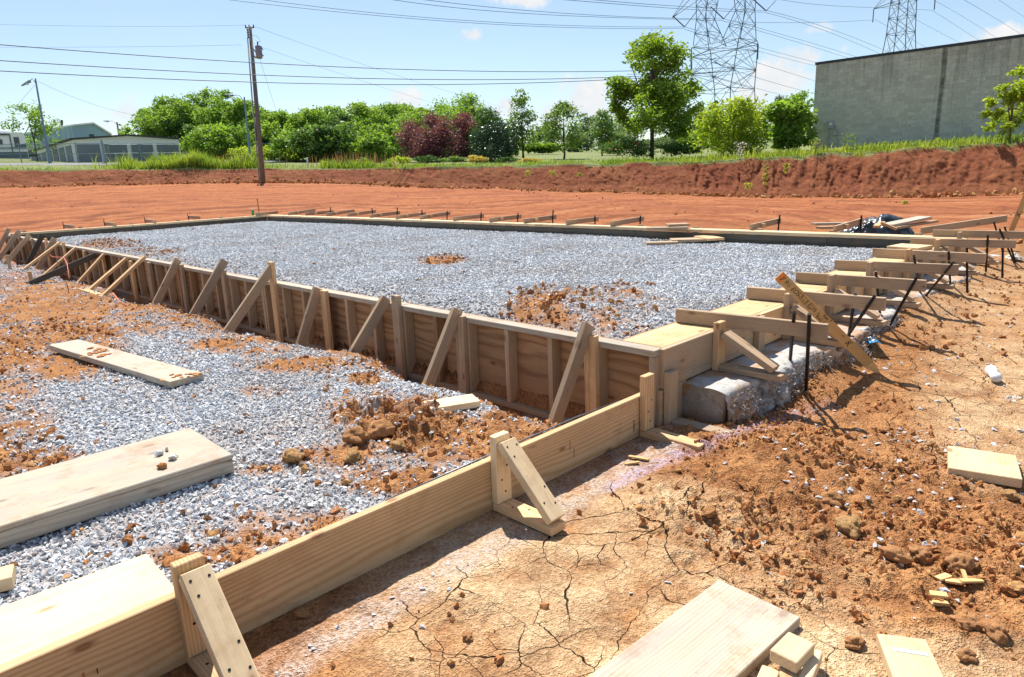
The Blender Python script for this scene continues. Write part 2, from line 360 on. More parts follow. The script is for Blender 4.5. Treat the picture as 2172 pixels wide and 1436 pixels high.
def stone_mat(name, lo, hi, tint):
    m = bpy.data.materials.new(name); nt = nodes_of(m)
    rnd = N(nt, 'ShaderNodeObjectInfo').outputs['Random']
    co = N(nt, 'ShaderNodeTexCoord').outputs['Object']
    f = noise(nt, co, 2.5, 4.0, 0.6)
    c = mix(nt, rnd, lo, hi)
    w2 = N(nt, 'ShaderNodeTexWhiteNoise', {'W': M(nt, 'MULTIPLY', rnd, 97.0)}, noise_dimensions='1D').outputs[0]
    c = mix(nt, M(nt, 'MULTIPLY', M(nt, 'GREATER_THAN', w2, 0.90), 0.55), c, tint)
    gp = N(nt, 'ShaderNodeNewGeometry').outputs['Position']
    d1 = noise(nt, gp, 0.9, 3.0, 0.6)
    c = mix(nt, ramp(nt, d1, [(0.45, 0.0), (0.72, 0.55)]), c, mix(nt, 0.55, c, (0.52, 0.40, 0.30)))
    c = mix(nt, 1.0, c, ramp(nt, f, [(0.3, 0.8), (0.7, 1.15)]), 'MULTIPLY')
    c = mix(nt, 1.0, c, ramp(nt, d1, [(0.25, 1.10), (0.6, 0.92)]), 'MULTIPLY')
    finish(nt, c, 0.8, f, 0.3, 0.05, 0.25)
    MATS[name] = m
stone_mat('crushed_stone', (0.47, 0.495, 0.53), (0.77, 0.785, 0.805), (0.58, 0.46, 0.36))
stone_mat('pale_chip', (0.42, 0.42, 0.45), (0.66, 0.66, 0.68), (0.5, 0.42, 0.34))

m = bpy.data.materials.new('footing_concrete'); nt = nodes_of(m)
co = N(nt, 'ShaderNodeTexCoord').outputs['Object']
f = noise(nt, co, 22.0, 7.0, 0.7); b = noise(nt, co, 5.0, 5.0, 0.65)
c = mix(nt, ramp(nt, f, [(0.3, 0), (0.7, 1)]), (0.36, 0.355, 0.345), (0.58, 0.57, 0.55))
c = mix(nt, ramp(nt, b, [(0.45, 0), (0.60, 0.85)]), c, (0.46, 0.25, 0.12))
finish(nt, c, 0.95, f, 0.9, 0.015, 0.1)
MATS['footing_concrete'] = m

def block_mat(name, base, kvar):
    m = bpy.data.materials.new(name); nt = nodes_of(m)
    g = N(nt, 'ShaderNodeNewGeometry').outputs['Position']
    sx = N(nt, 'ShaderNodeSeparateXYZ', {0: g})
    f = noise(nt, g, 16.0, 6.0, 0.75)
    big = noise(nt, g, 0.6, 5.0, 0.6)
    c = mix(nt, ramp(nt, f, [(0.3, 0), (0.7, 1)]), tuple(x * .8 for x in base), tuple(x * 1.15 for x in base))
    c = mix(nt, ramp(nt, big, [(0.3, 0), (0.7, 1)]), c, mix(nt, 0.5, c, (base[0] * 1.15, base[1] * 1.1, base[2] * .98)))
    rowi = M(nt, 'FLOOR', M(nt, 'DIVIDE', M(nt, 'SUBTRACT', ZTOP - .03, sx.outputs[2]), .2032))
    coli = M(nt, 'FLOOR', M(nt, 'SUBTRACT', M(nt, 'DIVIDE', M(nt, 'SUBTRACT', YC - .002, sx.outputs[1]), .4064), M(nt, 'MULTIPLY', M(nt, 'MODULO', rowi, 2.0), 0.5)))
    wn = N(nt, 'ShaderNodeTexWhiteNoise', {'Vector': N(nt, 'ShaderNodeCombineXYZ', {0: rowi, 1: coli, 2: 0.0}).outputs[0]}, noise_dimensions='3D').outputs[0]
    c = mix(nt, 1.0, c, ramp(nt, wn, [(0.0, 0.88), (1.0, 1.10)]), 'MULTIPLY')
    # rain streaks running down from the coping
    sv = N(nt, 'ShaderNodeCombineXYZ', {0: 0.0, 1: M(nt, 'MULTIPLY', sx.outputs[1], 2.2), 2: M(nt, 'MULTIPLY', sx.outputs[2], 0.16)}).outputs[0]
    stn = noise(nt, sv, 1.6, 6.0, 0.7)
    topf = M(nt, 'MULTIPLY_ADD', sx.outputs[2], 0.20, -0.80)
    s = M(nt, 'MULTIPLY', ramp(nt, M(nt, 'ADD', stn, M(nt, 'MULTIPLY', topf, 0.28)), [(0.55, 0.0), (0.85, 1.0)]), 0.55)
    c = mix(nt, s, c, (0.075, 0.075, 0.07))
    # one long downpipe-shaped stain
    yc = M(nt, 'ABSOLUTE', M(nt, 'SUBTRACT', M(nt, 'ADD', sx.outputs[1], M(nt, 'MULTIPLY', M(nt, 'SUBTRACT', stn, .5), .25)), STREAK_Y))
    line = ramp(nt, yc, [(0.07, 0.8), (0.15, 0.0)])
    c = mix(nt, M(nt, 'MULTIPLY', line, ramp(nt, noise(nt, g, 3.0, 4.0, 0.6), [(0.2, 0.4), (0.6, 1.0)])), c, (0.055, 0.055, 0.055))
    finish(nt, c, 0.95, f, 1.0, 0.06, 0.1)
    MATS[name] = m

# ------------------------------------------------------------------ object helpers
WORLD = {}
def reg(o, mw): WORLD[o.name] = mw
def tag(o, label=None, cat=None, group=None, kind=None):
    if label: o['label'] = label
    if cat: o['category'] = cat
    if group: o['group'] = group
    if kind: o['kind'] = kind
    return o
def thing(name, loc, label, cat, group=None):
    # an Empty at the thing's base that carries its parts
    o = bpy.data.objects.new(name, None); col.objects.link(o)
    o.empty_display_size = 0.1
    mw = Matrix.Translation(Vector(loc)); o.matrix_world = mw; reg(o, mw)
    return tag(o, label, cat, group, 'thing')
def link(name, mesh, mw=None, parent=None, mat=None):
    o = bpy.data.objects.new(name, mesh); col.objects.link(o)
    mw = mw if mw is not None else Matrix.Identity(4)
    if parent is not None:
        o.parent = parent
        o.matrix_local = WORLD[parent.name].inverted() @ mw
    else:
        o.matrix_local = mw
    reg(o, mw)
    if mat is not None and not mesh.materials: mesh.materials.append(MATS[mat] if isinstance(mat, str) else mat)
    return o
def pydata(name, verts, faces, mat=None, smooth=False):
    me = bpy.data.meshes.new(name); me.from_pydata([tuple(map(float, v)) for v in verts], [], faces); me.update()
    if mat: me.materials.append(MATS[mat])
    if smooth: me.shade_smooth()
    return me
def npmesh(name, V, Fq, mat=None, smooth=False):
    """V (n,3), Fq (m,k) index array, every face k-sided"""
    me = bpy.data.meshes.new(name); n = len(V); mm, k = Fq.shape
    me.vertices.add(n); me.vertices.foreach_set('co', np.asarray(V, np.float32).ravel())
    me.loops.add(mm * k); me.loops.foreach_set('vertex_index', Fq.astype(np.int32).ravel())
    me.polygons.add(mm); me.polygons.foreach_set('loop_start', np.arange(0, mm * k, k, dtype=np.int32))
    if smooth: me.polygons.foreach_set('use_smooth', np.ones(mm, bool))
    me.update(calc_edges=True)
    if mat: me.materials.append(MATS[mat])
    return me
BOXC = {}
def box_mesh(lx, ly, lz, b, mat):
    key = (round(lx, 4), round(ly, 4), round(lz, 4), round(b, 4), mat)
    if key in BOXC: return BOXC[key]
    bm = bmesh.new(); bmesh.ops.create_cube(bm, size=1.0)
    for v in bm.verts: v.co = Vector((v.co.x * lx, v.co.y * ly, v.co.z * lz))
    if b > 0: bmesh.ops.bevel(bm, geom=bm.edges[:], offset=b, segments=1, affect='EDGES', clamp_overlap=True)
    me = bpy.data.meshes.new('box'); bm.to_mesh(me); bm.free()
    if mat: me.materials.append(MATS[mat])
    BOXC[key] = me; return me
def frame(p0, p1, up=(0, 0, 1)):
    p0 = Vector(p0); p1 = Vector(p1); x = (p1 - p0); L = x.length; x.normalize()
    z = Vector(up); z = z - x * z.dot(x)
    if z.length < 1e-4: z = Vector((1, 0, 0)) - x * x.x
    z.normalize(); y = z.cross(x)
    mw = Matrix(((x.x, y.x, z.x, 0), (x.y, y.y, z.y, 0), (x.z, y.z, z.z, 0), (0, 0, 0, 1)))
    mw.translation = (p0 + p1) / 2
    return mw, L
def board(name, p0, p1, w, t, mat, parent=None, up=(0, 0, 1), bev=0.0025):
    """sawn board: axis p0-p1 through its centre, width w across, thickness t along `up`"""
    mw, L = frame(p0, p1, up)
    return link(name, box_mesh(L, w, t, bev, mat), mw, parent)
def abox(name, x0, x1, y0, y1, z0, z1, mat, parent=None, bev=0.0025):
    """axis-aligned board; the local X axis (grain) follows the longest side"""
    d = (x1 - x0, y1 - y0, z1 - z0); k = max(range(3), key=lambda i: d[i])
    c = Vector(((x0 + x1) / 2, (y0 + y1) / 2, (z0 + z1) / 2)); a = Vector((0, 0, 0)); a[k] = d[k] / 2
    if k == 0: return board(name, c - a, c + a, d[1], d[2], mat, parent, (0, 0, 1), bev)
    if k == 1: return board(name, c - a, c + a, d[0], d[2], mat, parent, (0, 0, 1), bev)
    return board(name, c - a, c + a, d[1], d[0], mat, parent, (1, 0, 0), bev)
CYL = {}
def cyl_mesh(n, mat, r0=1.0, r1=1.0):
    key = (n, mat, round(r0, 3), round(r1, 3))
    if key in CYL: return CYL[key]
    V = []; F = []
    for k in range(n):
        a = 2 * math.pi * k / n; V.append((-0.5, r0 * math.cos(a), r0 * math.sin(a)))
    for k in range(n):
        a = 2 * math.pi * k / n; V.append((0.5, r1 * math.cos(a), r1 * math.sin(a)))
    for k in range(n): F.append((k, (k + 1) % n, n + (k + 1) % n, n + k)[::-1])
    F.append(tuple(range(n))); F.append(tuple(range(2 * n - 1, n - 1, -1)))
    me = pydata('rod', V, F, mat)
    for p in me.polygons: p.use_smooth = len(p.vertices) == 4
    CYL[key] = me; return me
def rod(name, p0, p1, r, mat, parent=None, n=8, r1=None):
    mw, L = frame(p0, p1)
    k = 1.0 if r1 is None else r1 / r
    return link(name, cyl_mesh(n, mat, 1.0, k), mw @ Matrix.Diagonal((L, r, r, 1)), parent)
def tube_mesh(name, pts, radii, mat, n=6):
    pts = [Vector(p) for p in pts]; V = []; F = []
    if not hasattr(radii, '__len__'): radii = [radii] * len(pts)
    ref = Vector((0, 0, 1))
    for i, p in enumerate(pts):
        d = (pts[min(i + 1, len(pts) - 1)] - pts[max(i - 1, 0)]).normalized()
        if abs(d.dot(ref)) > 0.95: ref = Vector((1, 0, 0)) if abs(d.x) < .9 else Vector((0, 1, 0))
        u = (ref - d * ref.dot(d)).normalized(); w = d.cross(u); ref = u
        for k in range(n):
            a = 2 * math.pi * k / n; V.append(p + (u * math.cos(a) + w * math.sin(a)) * radii[i])
    for i in range(len(pts) - 1):
        for k in range(n): F.append((i * n + k, i * n + (k + 1) % n, (i + 1) * n + (k + 1) % n, (i + 1) * n + k))
    F.append(tuple(range(n - 1, -1, -1))); F.append(tuple(range((len(pts) - 1) * n, len(pts) * n)))
    return pydata(name, V, F, mat, True)
ORD = ['nearest', 'second', 'third', 'fourth', 'fifth', 'sixth', 'seventh', 'eighth', 'ninth', 'tenth', 'eleventh', 'twelfth', 'thirteenth', 'fourteenth', 'fifteenth', 'sixteenth']

# ------------------------------------------------------------------ terrain
HZ = lambda px: 424.0 - 0.0382 * (px + 400.0)
BANK = [(-1500, -8, 40, -46, .045), (0, -10.7, 42, -48.7, .044), (250, -7, 44, -41, .043), (560, -1.3, 46, -30, .045), (724, 8, 45, -24, .042),
        (900, 23, 43, -19, .04), (1200, 43, 38, -14, .034), (1448, 60, 34, -10.4, .03), (1700, 76, 31, -15, .04), (1850, 80, 29, -19, .045),
        (2172, 87, 26, -24, .045), (3200, 88, 22, -28, .045)]
TB = []
for (px, fo, D, to, sl) in BANK:
    a = at(px, HZ(px) + fo, D); b = at(px, HZ(px) + to, D + 1.25)
    TB.append((math.atan2(a[1], a[0]), math.hypot(a[0], a[1]), a[2], math.hypot(b[0], b[1]), b[2], sl))
TB.sort(); TB = np.array(TB)
def bank_at(th):
    return [np.interp(th, TB[:, 0], TB[:, k]) for k in range(1, 6)]

def near_z(x, y):
    """undisturbed level of the work area around and inside the forms (before clods and ruts)"""
    inside = (x > 3.27) & (x < 10.0) & (y > 2.07) & (y < 20.88)
    yard = (x <= 3.27)
    # yard behind the front board, falling into the trench along the near wall
    zy = -0.275 - 0.055 * sstep(2.1, 4.5, y) - 0.09 * sstep(4.5, 11, y)
    edge = 2.55 + 0.10 * np.sin(y * 1.7) + 0.06 * np.sin(y * 4.3 + 1)
    zy = zy + (-0.63 - zy) * sstep(edge, edge + 0.5, x) 
    # right of the front board and of the footing
    zr = -0.45 + 0.10 * sstep(4.0, 8.0, x)
    zr = zr + 0.095 * sstep(3.75, 4.5, x) * np.exp(-((y - 1.80) / .26) ** 2)
    zr = zr + 0.05 * np.exp(-((x - 3.0) / .55) ** 2 - ((y - 1.35) / .35) ** 2) * sstep(2.05, 1.75, y)
    zo = zr + (zy - zr) * sstep(2.056, 2.084, y) * sstep(3.30, 3.15, x)
    # stone bed inside the forms
    zp = -0.178 - 0.34 * sstep(4.25, 3.32, x + 0.18 * np.sin(y * 1.1) + .1 * np.sin(y * 2.9)) - 0.16 * sstep(2.95, 2.42, y)
    zp = zp - 0.16 * sstep(3.62, 3.36, x)
    zp = zp + 0.02 * np.sin(x * 1.3) * np.sin(y * .9)
    zout = np.where(y > 20.8, -0.30, np.where(x > 9.9, -0.27, zo))
    zout = np.where((x > 3.27) & (y <= 2.07), zr, zout)
    return np.where(inside, zp, zout)
def terrain(x, y):
    x = np.asarray(x, float); y = np.asarray(y, float)
    r = np.hypot(x, y); th = np.arctan2(y, x)
    rf, zf, rt, zt, sl = bank_at(th)
    r0 = np.minimum(10.8 / np.maximum(np.cos(th), 1e-3), 21.6 / np.maximum(np.sin(th), 1e-3)); r0 = np.clip(r0, 4, rf - 6)
    zn = near_z(x, y)
    t = np.clip((r - r0) / (rf - r0), 0, 1)
    zfl = np.where(r > r0, zn + (zf - zn) * t, zn)
    up = zt + sl * np.clip(r - rt, 0, 230)
    s = np.clip((r - rf) / (rt - rf), 0, 1)
    return np.where(r < rf, zfl, np.where(r < rt, zf + (zt - zf) * s, up))
def tz(x, y): return float(terrain(np.array([x]), np.array([y]))[0])

def ell(P2, lst):
    """0..1 cover of a list of patches (given where they lie in the photograph's ground)"""
    X, Y = P2; m = np.zeros(X.shape)
    for (cx, cy, rx, ry, a) in lst:
        q = ((X - cx) / rx) ** 2 + ((Y - cy) / ry) ** 2
        m = np.maximum(m, a * np.clip(1.35 - q * .75, 0, 1))
    return m
def stroke(P2, pts, w):
    X, Y = P2; best = np.full(X.shape, 1e9)
    for (a, b) in zip(pts[:-1], pts[1:]):
        ax, ay = a; bx, by = b; L2 = (bx - ax) ** 2 + (by - ay) ** 2
        t = np.clip(((X - ax) * (bx - ax) + (Y - ay) * (by - ay)) / L2, 0, 1)
        best = np.minimum(best, np.hypot(X - ax - t * (bx - ax), Y - ay - t * (by - ay)))
    return np.clip(1 - best / w, 0, 1)
DIRT_YARD = [(30, 690, 210, 95, 1.25), (230, 640, 220, 42, 1.1), (420, 690, 160, 28, .8), (30, 900, 90, 60, .6), (60, 660, 150, 50, .95), (150, 755, 120, 50, .9), (50, 985, 120, 36, .9), (330, 650, 150, 34, .8), (520, 732, 130, 22, .75), (640, 775, 120, 18, .7),
             (820, 885, 120, 55, .95), (960, 930, 180, 60, 1.0), (1090, 905, 110, 45, 1.0), (770, 985, 140, 45, .75), (600, 1125, 180, 40, .62), (430, 1180, 120, 26, .75),
             (870, 1020, 140, 35, .85), (560, 1000, 50, 14, .7), (640, 965, 45, 16, .7), (770, 805, 34, 15, .9), (120, 615, 130, 22, .75), (560, 830, 60, 12, .4), (30, 830, 60, 30, .5), (1000, 870, 120, 25, .8)]
DIRT_PAD = [(1180, 655, 100, 40, .8), (1310, 640, 110, 34, .62), (1230, 690, 110, 26, .8), (938, 552, 46, 10, .95), (235, 518, 60, 9, .8), (330, 535, 50, 8, .6), (380, 555, 30, 10, .6), (1330, 700, 60, 14, .5)]
def gravel_cover(x, y, z=None):
    """1 where crushed stone lies, 0 where bare soil shows"""
    if z is None: z = near_z(x, y)
    P2 = photo_xy(np.stack([x, y, z], -1))
    n = fbm(x * 2.2, y * 2.2, 4, 11); n2 = fbm(x * 7.0, y * 7.0, 3, 19)
    inside = (x > 3.27) & (x < 10.0) & (y > 2.07) & (y < 20.88)
    yard = (x <= 3.2) & (y > 2.085)
    d = np.where(inside, ell(P2, DIRT_PAD), ell(P2, DIRT_YARD))
    d = np.where(yard, np.maximum(d, 0.9 * sstep(2.5, 2.75, x)), d)
    c = 1.0 - d * (1.0 + 1.2 * n + 1.0 * n2) + np.where(yard, -0.10 + 0.25 * n, 0.0)
    return np.where(inside | yard, np.clip((c - .05) * 1.05, 0, 1), 0.0)

th_c = 0.7917
dense = np.linspace(th_c - 0.70, th_c + 0.70, 790)
lo = th_c - 0.70 - np.linspace(0.9, 0.01, 40); hi = th_c + 0.70 + np.linspace(0.01, 0.9, 40)
TH = np.concatenate([lo, dense, hi])
rf, zf, rt, ztp, sl = bank_at(TH)
nA, nB, nC, nD = 400, 190, 44, 44
rows_r = []; rows_z = []
uA = np.geomspace(1.15, 5.0, nA)
for r in uA: rows_r.append(np.full(TH.shape, r))
for k in range(1, nB + 1): rows_r.append(5.0 * (rf / 5.0) ** (k / nB))
for k in range(1, nC + 1): rows_r.append(rf + (rt - rf) * (k / nC))
for k in range(1, nD + 1): rows_r.append(rt * (1400.0 / rt) ** ((k / nD) ** 1.25))
RR = np.array(rows_r); TT = np.broadcast_to(TH, RR.shape)
XX = RR * np.cos(TT); YY = RR * np.sin(TT)
ZZ = terrain(XX, YY)
nr = RR.shape[0]; iF = nA + nB - 1
G = gravel_cover(XX, YY, ZZ)
P2 = photo_xy(np.stack([XX, YY, ZZ], -1))
inside = (XX > 3.27) & (XX < 10.0) & (YY > 2.07) & (YY < 20.88)
yard = (XX <= 3.27) & (YY > 2.07)
rightside = (~inside) & (~yard) & (RR < 14)
# roughness: clods and ruts
soft = ell(P2, [(1720, 1090, 330, 170, 1), (2000, 1160, 260, 160, 1), (1560, 930, 160, 60, .9), (1700, 880, 220, 50, .6), (2050, 1300, 150, 90, .7), (1900, 700, 250, 60, .4), (1000, 1290, 60, 30, .5)])
n1 = fbm(XX * 5, YY * 5, 5, 3); n2 = fbm(XX * 17, YY * 17, 4, 5); n3 = np.abs(fbm(XX * 34, YY * 34, 3, 8))
ZZ = ZZ + np.where(rightside, 0.012 * n1 + soft * (0.026 * n1 + 0.030 * n2 + 0.018 * n3) + 0.004 * n2, 0)
dirty = np.clip(1 - G, 0, 1)
ZZ = ZZ + np.where(yard, (0.022 * n1 + 0.022 * n2 + 0.012 * n3) * dirty + 0.008 * n1, 0)
ZZ = ZZ + np.where(yard, 0.07 * ell(P2, [(800, 900, 90, 40, 1), (880, 905, 70, 36, 1)]) * (0.6 + n2), 0)
ZZ = ZZ + np.where(inside, (0.02 * n1 + 0.015 * n2) * dirty + 0.012 * n1, 0)
# open graded floor: wheel ruts sweeping across, gentle rolls
farm = np.clip((RR - 13) / 4, 0, 1) * (np.arange(nr)[:, None] <= iF) * (~inside)
rut = fbm(TT * 7 + 0.25 * fbm(XX * .2, YY * .2, 2, 31), RR * 1.9, 4, 41)
ZZ = ZZ + farm * (0.09 * rut + 0.05 * fbm(XX * .5, YY * .5, 4, 43) + 0.03 * fbm(XX * 2.2, YY * 2.2, 4, 44))
trk = np.zeros_like(RR)
for pts_ in ([(640, 440), (760, 425), (830, 411), (990, 406), (1130, 412), (1250, 424), (1420, 430)], [(790, 432), (860, 416), (930, 402), (1040, 415), (1160, 421)], [(0, 437), (300, 437), (560, 430), (700, 428)], [(1450, 446), (1700, 441), (2000, 449), (2172, 446)], [(0, 428), (250, 430), (420, 424)], [(1300, 437), (1600, 452), (1800, 456)]):
    trk = np.maximum(trk, stroke(P2, pts_, 5.5))
trk = trk * np.clip(.55 + 1.3 * fbm(XX * 1.1, YY * 1.1, 3, 47), 0, 1) * farm
ZZ = ZZ + .09 * trk * (.6 + fbm(XX * 3, YY * 3, 3, 48))
# drying cracks in the crust
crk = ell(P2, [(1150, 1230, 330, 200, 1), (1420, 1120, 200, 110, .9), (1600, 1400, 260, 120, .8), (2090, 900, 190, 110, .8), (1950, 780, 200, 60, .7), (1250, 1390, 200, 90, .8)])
wx = XX + 0.05 * fbm(XX * 6, YY * 6, 3, 61); wy = YY + 0.05 * fbm(XX * 6 + 40, YY * 6, 3, 62)
e1 = voronoi_edge(wx / .30, wy / .30, 71) * .30
e2 = voronoi_edge(wx / .115 + 3, wy / .115, 73) * .115
gate = np.clip(fbm(XX * 2.5, YY * 2.5, 2, 77) * 2.2 + .95, 0, 1)
gate2 = np.clip(fbm(XX * 3.5, YY * 3.5, 2, 79) * 3.0 + .1, 0, 1)
ck = np.maximum(np.clip(1.2 - e1 / (.0080 * (0.4 + gate)), 0, 1) * gate, 0.7 * np.clip(1.1 - e2 / .0045, 0, 1) * gate2) * np.clip(crk * 1.5, 0, 1) * rightside * (RR < 6) * sstep(1.82, 1.66, YY)

# the cut bank: gullies, slumped toe, ragged lip
sB = np.clip((RR - rf) / (rt - rf), 0, 1); onb = (np.arange(nr)[:, None] > iF) & (np.arange(nr)[:, None] <= iF + nC)
arc = TT * 38.0
prof = np.where(sB < .28, sB * 0.75, 0.21 + (sB - .28) / .72 * .79) ** 0.92
zb = zf + (ztp - zf) * prof
gul = fbm(arc * 1.1 + 0.6 * fbm(arc * 2, sB * 2, 2, 83), sB * 1.0, 4, 81) + 0.6 * np.abs(fbm(arc * 3.1, sB * 2.2, 3, 85)) - .3
amp = np.sin(np.pi * np.clip(sB, 0, 1)) ** 0.7
hb = (ztp - zf)
lump = fbm(arc * 4.5, sB * 6 * hb, 4, 87)
groove = np.clip(1 - np.abs(fbm(arc * 2.6 + 0.5 * fbm(arc * 1.3, sB * 3, 3, 84), sB * .7, 3, 82)) * 5, 0, 1) ** 2
finel = fbm(arc * 13, sB * 16 * hb, 3, 88)
RR2 = RR + np.where(onb, amp * (0.17 * gul + 0.05 * lump + 0.16 * groove * np.clip(.5 + fbm(arc * .25, sB * 0, 2, 86) * 2, 0, 1) + 0.045 * finel), 0) * np.clip(hb / 1.6, .4, 1.2)
ZZ = np.where(onb, zb + amp * 0.07 * fbm(arc * 2.5, sB * 4, 4, 89), ZZ)
lipn = 0.10 * fbm(TT * 38 * .8, TT * 0, 4, 91) * np.exp(-np.abs(RR - rt) / 1.2)
ZZ = ZZ + np.where(np.arange(nr)[:, None] >= iF + nC - 3, lipn, 0)
beyond = np.arange(nr)[:, None] > iF + nC
ZZ = ZZ + np.where(beyond, 0.10 * fbm(XX * .15, YY * .15, 3, 93) * np.clip((RR - rt) / 4, 0, 1), 0)
XX = RR2 * np.cos(TT); YY = RR2 * np.sin(TT)
GV = np.stack([XX, YY, ZZ], -1).reshape(-1, 3)
nc = len(TH)
idx = np.arange(nr * nc).reshape(nr, nc)
FQ = np.stack([idx[:-1, :-1], idx[1:, :-1], idx[1:, 1:], idx[:-1, 1:]], -1).reshape(-1, 4)
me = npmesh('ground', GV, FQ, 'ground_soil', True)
crust = ell(P2, [(1250, 1240, 400, 190, .9), (1000, 1350, 250, 120, .6), (1500, 1380, 330, 130, 1.1), (1800, 1420, 330, 70, .9), (2120, 1420, 160, 60, .8), (2140, 860, 170, 160, .75), (2100, 640, 160, 90, .5), (1350, 1080, 160, 60, .7), (1750, 1200, 120, 60, .35)]) * rightside
crust = np.clip(crust * (0.85 + .9 * n1 + .5 * n2), 0, 1)
dust = stroke(P2, [(600, 1436), (760, 1330), (1000, 1190), (1180, 1090), (1310, 1010), (1420, 950)], 34) * 1.2 + stroke(P2, [(560, 1436), (800, 1270), (1050, 1120), (1330, 960), (1400, 940)], 60) * .55
dust = np.clip(dust * (0.8 + 1.0 * n2), 0, 1) * rightside
paint = np.clip(stroke(P2, [(1290, 1035), (1400, 985), (1500, 945), (1570, 915), (1640, 895)], 16) * 1.5 * (.8 + n2), 0, 1) * rightside
paint = np.maximum(paint, .5 * np.clip(stroke(P2, [(1640, 895), (1760, 860)], 22) * (.8 + n2), 0, 1) * rightside)
turf = np.where(beyond, 1.0, np.where(onb, np.clip((sB - .90 + .10 * fbm(arc * 2, sB, 3, 95)) * 14, 0, 1), 0.0))
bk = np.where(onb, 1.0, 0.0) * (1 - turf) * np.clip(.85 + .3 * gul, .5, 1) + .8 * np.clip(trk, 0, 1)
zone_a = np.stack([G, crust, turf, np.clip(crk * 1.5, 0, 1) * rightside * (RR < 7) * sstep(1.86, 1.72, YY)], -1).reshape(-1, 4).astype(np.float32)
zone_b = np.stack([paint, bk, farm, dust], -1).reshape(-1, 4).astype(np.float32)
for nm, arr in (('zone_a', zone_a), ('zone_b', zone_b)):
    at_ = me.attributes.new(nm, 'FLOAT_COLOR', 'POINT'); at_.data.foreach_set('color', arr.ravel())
sweep = RR * 1.05 + 5.0 * fbm(XX * .06, YY * .06, 2, 151) + 0.7 * fbm(XX * .35, YY * .35, 2, 153) + 1.6 * np.sin(TT * 9.0)
at_ = me.attributes.new('sweep', 'FLOAT', 'POINT'); at_.data.foreach_set('value', sweep.ravel().astype(np.float32))
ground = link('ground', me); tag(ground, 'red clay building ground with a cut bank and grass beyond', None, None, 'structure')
del GV, FQ, idx, n1, n2, n3, e1, e2, wx, wy

# ------------------------------------------------------------------ formwork
XA, YB = 3.17, 2.05            # outer faces of the near wall and of the right-hand wall
XC, YD = 10.0, 20.88            # inner faces of the far wall and of the left wall
IN = 0.0254
T2, T4 = 1.5 * IN, 3.5 * IN    # sawn 2-by: 38 mm thick, 89 mm wide

# --- long near wall: stud frame with plywood, stakes and braces
wa = thing('formwork_wall', (XA, 11, -0.62), 'long near form wall of plywood and studs with diagonal braces', 'formwork', 'form walls around the stone bed')
yj = [2.075, 4.47, 6.92, 9.36, 11.80, 14.24, 16.68, 19.1, YD]
for i, (a, b) in enumerate(zip(yj[:-1], yj[1:])):
    dz = [0, .002, -.003, .001, .003, -.002, 0, 0][i]; dx = [0, .003, -.004, .002, 0, .003, 0, 0][i]
    abox('top_plate', XA + dx, XA + T4 + dx, a + .002, b - .002, -T2 + dz, dz, 'white_weathered', wa)
    abox('bottom_plate', XA + dx, XA + T4 + dx, a + .002, b - .002, -0.60, -0.60 + T2, 'worn_pine', wa)
    o = abox('plywood_panel', XA + T4 + .001, XA + T4 + .019, a + .002, b - .002, -0.598, 0.0 + dz - .001, 'plywood', wa, 0.001)
    L = b - a; n = round(L / 0.4064)
    for k in range(n + 1):
        y = a + .021 + (L - .042) * k / n + random.uniform(-.012, .012) * (0 < k < n)
        m = random.choice(['worn_pine', 'worn_pine', 'grey_pine', 'plywood'])
        s = abox('stud', XA + .002 + dx, XA + T4 - .001, y - T2 / 2, y + T2 / 2, -0.60 + T2 + .001, -T2 + dz - .001, m, wa)
# stakes driven against the outside (y, top z, material)
for (y, zt_, m) in [(2.50, .035, 'fresh_pine'), (3.72, .012, 'grey_pine'), (4.50, .085, 'worn_pine'), (5.62, .02, 'fresh_pine'), (6.62, .22, 'fresh_pine'), (7.83, .05, 'grey_pine'),
                    (9.12, .03, 'grey_pine'), (10.35, -.02, 'worn_pine'), (11.15, -.05, 'fresh_pine'), (12.55, -.04, 'fresh_pine'), (13.65, -.03, 'fresh_pine'), (14.99, .06, 'fresh_pine'),
                    (15.62, .08, 'worn_pine'), (16.35, .08, 'fresh_pine'), (17.6, .03, 'worn_pine'), (18.9, .07, 'worn_pine'), (19.75, .06, 'grey_pine')]:
    lean = random.uniform(-.012, .012)
    board('stake', (XA - .021, y, -0.78), (XA - .021, y + lean, zt_), T4, T2, m, wa, (1, 0, 0))
# diagonal braces: measured foot and head of each one
BR = [((19, 485), (-12, 545), 'grey_pine', T2), ((41, 488.5), (0, 547), 'grey_pine', T2), ((63, 499), (16, 554), 'grey_pine', T2), ((91, 497), (54, 569), 'dark_board', T2),
      ((116, 504.5), (80, 571.5), 'grey_pine', T2), ((128, 513.5), (53, 569.5), 'fresh_pine', T4), ((161, 525), (75.5, 599), 'fresh_pine', T4), ((204, 540.5), (77, 596), 'dark_board', T2),
      ((221, 538.7), (158, 608.6), 'fresh_pine', T4), ((268, 548), (184, 620), 'fresh_pine', T4), ((307.5, 544), (221, 625), 'fresh_pine', T4), ((378, 550), (326, 654), 'worn_pine', T2),
      ((476.6, 552), (404.7, 677.5), 'worn_pine', T2), ((577, 567), (481.6, 706), 'worn_pine', T2), ((674, 610.6), (628.8, 761), 'grey_pine', T2), ((819, 632), (735.7, 774.5), 'worn_pine', T2),
      ((970, 655.7), (911, 809.6), 'grey_pine', T2), ((1247.4, 687.5), (1175.5, 898), 'grey_pine', T2)]
